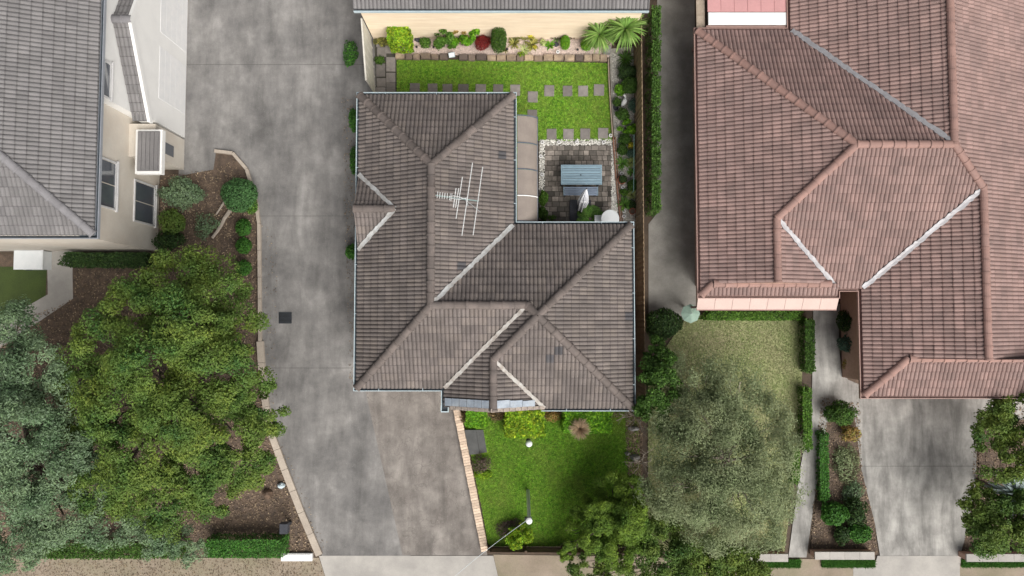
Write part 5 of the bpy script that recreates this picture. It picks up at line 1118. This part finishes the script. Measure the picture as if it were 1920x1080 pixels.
MB().box(q0.x,q1.x,q0.y,q1.y,0,.55,.02).build('body','white_plastic',t); MB().box(q0.x-.03,q1.x+.03,q0.y-.03,q1.y+.03,.551,.62,.03).build('lid','white_plastic',t); MB().box((q0.x+q1.x)/2-.1,(q0.x+q1.x)/2+.1,q0.y-.055,q0.y-.031,.45,.53).build('handle','dark_steel',t)
pot(18,585,8,.35,'terracotta','terracotta pot beside the pale entry path')
# ------------------------------------------------------------------ planting round the pink roofed house
for i in range(6):
    y0_, y1_ = 20+i*64, 20+i*64+62; S('hedge',f'dark green climbing hedge segment on the side fence, {ordinal(i)} from the top','hedge',1225,(y0_+y1_)/2,9,31,1.6,'leaf_deep',n=1500,leaf=.1,q=4.5,lump=.2,group='climbing hedge along the side fence')
S('shrub','round dark green shrub beside the dry lawn','shrub',1246,608,33,28,1.3,'leaf_dark',n=3800,leaf=.1,lump=.12)
c = P(1294,588,1.0); t = thing('garden_umbrella', 'small pale green garden umbrella beside the pink awning', 'umbrella', (c.x,c.y,0))
b = MB(); r = .38; vs = [(c.x,c.y,1.25)]+[(c.x+r*math.cos(k*math.pi/4),c.y+r*math.sin(k*math.pi/4),1.05) for k in range(8)]; b.add(vs, [(0,1+k,1+(k+1) % 8) for k in range(8)]); b.build('canopy','leaf_silver' if False else 'pipe_pale',t) if 'pipe_pale' in MATS else b.build('canopy','pipe_green',t)
b = MB(); b.tube([(c.x,c.y,0),(c.x,c.y,1.27)], .015, 6); b.build('pole','galvanised',t)
S('hedge','low green hedge under the pink awning','hedge',1412,592,98,9,.4,'leaf_mid',n=3600,leaf=.09,q=4.5,lump=.15); S('hedge','dark clipped hedge between dry lawn and garden path','hedge',1514,648,10,52,.7,'leaf_deep',n=2600,leaf=.1,q=4.5,lump=.12); S('hedge','lower green hedge along the garden path','hedge',1510,785,9,60,.6,'leaf_mid',n=2600,leaf=.1,q=4.5,lump=.2); S('hedge','green hedge along the lower garden path','hedge',1489,872,8,34,.5,'leaf_mid',n=1300,leaf=.1,q=4.5,lump=.2)
S('shrub','dark bush in the narrow bed beside the pink house','shrub',1586,602,12,18,.9,'leaf_dark',n=1200,leaf=.1); S('shrub','blue grey bush in the narrow bed beside the pink house','shrub',1589,645,15,18,.8,'leaf_bluegreen',n=1200,leaf=.1,lump=.25); S('flowering_plant','orange brown plant at the end of the narrow bed','plant',1592,682,12,14,.4,'leaf_orange',n=420,leaf=.09)
S('shrub','dark green bush at the top of the driveway strip','shrub',1577,775,26,20,1.0,'leaf_deep',n=2400,leaf=.1,lump=.2); S('shrub','orange tinted shrub in the driveway strip','shrub',1595,812,18,14,.6,'leaf_orange',n=700,leaf=.1,lump=.25); S('groundcover','pale leafy groundcover in the driveway strip','plant',1587,870,22,32,.3,'leaf_olive',n=1200,leaf=.1,lump=.3); S('hedge','narrow dark green border along the driveway strip','hedge',1543,875,9,66,.4,'leaf_hedge',n=2300,leaf=.1,q=4.5,lump=.2); S('groundcover','grey green groundcover low in the driveway strip','plant',1600,930,18,28,.3,'leaf_grey',n=900,leaf=.1,lump=.3)
S('shrub','bright green shrub low in the driveway strip','shrub',1566,966,24,20,.8,'leaf_hedge',n=2200,leaf=.12,lump=.2); S('shrub','dark shrub beside the bright shrub in the driveway strip','shrub',1606,960,20,24,.8,'leaf_dark',n=1400,leaf=.11,lump=.25); S('shrub','vivid green shrub at the foot of the driveway strip','shrub',1612,1000,20,16,.6,'leaf_hedge',n=1500,leaf=.12,lump=.2); S('shrub','dark low shrub left of the vivid green shrub','shrub',1580,1003,14,18,.5,'leaf_dark',n=800,leaf=.1)
tree('tree','green bushy tree at the right edge above the silver plant','tree', P(1885,840,0), cl([(1860,810,2.4,38),(1905,780,2.6,42),(1880,860,2.6,40),(1930,840,2.8,46),(1870,775,2.0,30)]), 'leaf_tree', 13000, leaf=.12, trunk_r=.1)
tree('tree','green bushy tree at the lower right corner','tree', P(1890,985,0), cl([(1840,950,2.2,36),(1880,990,2.6,44),(1925,1000,2.6,44),(1840,1000,2.0,34),(1900,960,2.4,36)]), 'leaf_tree', 14000, leaf=.12, trunk_r=.1)
rosette('silver_palm','pale silver blue fan plant at the right edge','palm',1902,925,50,'leaf_silver',n=90,w=.16,trunk=1.9,arch=.9,elev=(.0,1.2),seg=5)
# low street wall of the pink roofed house
def street_wall(label, x0, x1, y):
    t = thing('street_wall', label, 'wall', P((x0+x1)/2,y,0)); a, c = P(x0,y,.5), P(x1,y,.5); n = max(2, round((c-a).length/.6))
    b = MB(); b.beam(a+Vector((0,0,-.28)), c+Vector((0,0,-.28)), .2, .44); b.build('wall','pink_brick',t)
    for i in range(n): b = MB(); b.beam(a+(c-a)*(i/n)+Vector((0,0,-.02)), a+(c-a)*((i+.985)/n)+Vector((0,0,-.02)), .3, .07); b.build('coping','concrete_pale',t)
street_wall('low street wall between garden path and pale driveway', 1528, 1640, 1042); street_wall('low street wall right of the pale driveway', 1812, 1990, 1046); street_wall('low street wall left of the garden path', 1380, 1478, 1046)
for (lab, x0, x1) in (('green grass strip below the street wall, left of the driveway',1540,1640),('green grass strip below the street wall, right of the driveway',1802,1990),('green grass strip left of the garden path mouth',1400,1500)):
    poly = px([(x0,1049),(x1,1049),(x1,1063),(x0,1063)]); sheet('grass_strip', poly, -.004, 'dark_lawn', label=lab); grass('verge_grass', poly, 5000, .09, 'leaf_hedge', 'tufty grass of the '+lab.split(' ',1)[1] if False else lab.replace('green grass strip','short green grass blades'))

# ------------------------------------------------------------------ extra small growth and litter
S('shrub','green leafy shrub between the long leaved shrub and the orange shrub','shrub',848,84,12,9,.4,'leaf_mid',n=500,leaf=.13,asp=.35,clumps=7); S('weeds','dry grey weeds at the wall foot left of the leafy shrub','plant',797,66,20,5,.25,'leaf_dead',n=350,leaf=.07,lump=.3); rosette('strap_plant','small spiky plant between stones and yellow flowers','plant',946,93,8,'leaf_varieg',n=26,w=.03); S('flowering_plant','pale blossom clump left of the small green bromeliad','plant',1018,79,6,6,.3,'leaf_pale',n=130,leaf=.09); rosette('strap_plant','spiky green plant between bromeliad and round shrub','plant',1043,72,9,'leaf_cycad',n=30,w=.03)
S('weeds','green weeds growing over the sandstone edging','plant',977,103,7,6,.2,'leaf_lime',n=160,leaf=.07)
def litter(name, poly, n, size, m, label, z):
    A, B = scatter(poly, n); k = len(A); C = np.stack([A,B,z+RNG.uniform(.004,.03,k)],1); V, Q = leaf_quads(C, np.tile(np.array([[0,0,1.6]]),(k,1)), size*RNG.uniform(.5,1.4,k), size*.5*RNG.uniform(.5,1.3,k)); return tag(link(name, fast_mesh(name, V, Q), m), label, 'litter', None, 'stuff')
mat('litter', (.22,.16,.11), (.12,.088,.065), 3, rnd=.5, c3=(.36,.28,.19), fine=0)
litter('leaf_litter', px([(300,330),(400,318),(440,300),(480,390),(485,640),(505,800),(596,1036),(-60,1036),(-60,640),(140,560),(140,505),(300,500)]), 26000, .09, 'litter', 'fallen leaves and bark chips under the left trees', .0)
litter('leaf_litter', px([(1538,745),(1612,755),(1615,880),(1640,980),(1645,1036),(1518,1036)]), 3000, .08, 'litter', 'fallen leaves in the strip beside the pale driveway', .008)
litter('leaf_litter', px([(1835,770),(1960,760),(1960,1040),(1806,1040)]), 3000, .08, 'litter', 'fallen leaves in the bed at the right edge', .008)
litter('leaf_litter', px([(1172,772),(1204,772),(1204,1030),(1182,1000)]), 2500, .08, 'litter', 'dead leaves in the bare bed beside the front lawn', .02)
litter('leaf_litter', px([(-60,1050),(596,1050),(620,1110),(-60,1110)]), 3500, .06, 'litter', 'dead leaves on the left nature strip', -.006)
litter('leaf_litter', px([(860,766),(1190,768),(1190,782),(866,784)]), 1800, .07, 'litter', 'dead leaves under the front hedges', .02)
litter('leaf_litter', px([(640,180),(672,180),(672,720),(655,720)]), 700, .06, 'litter', 'dead leaves along the left wall of the tiled house', .002)
litter('leaf_litter', px([(488,420),(520,420),(520,800),(620,1030),(596,1030),(505,800)]), 500, .06, 'litter', 'scattered leaves on the shared driveway near the kerb', .003)
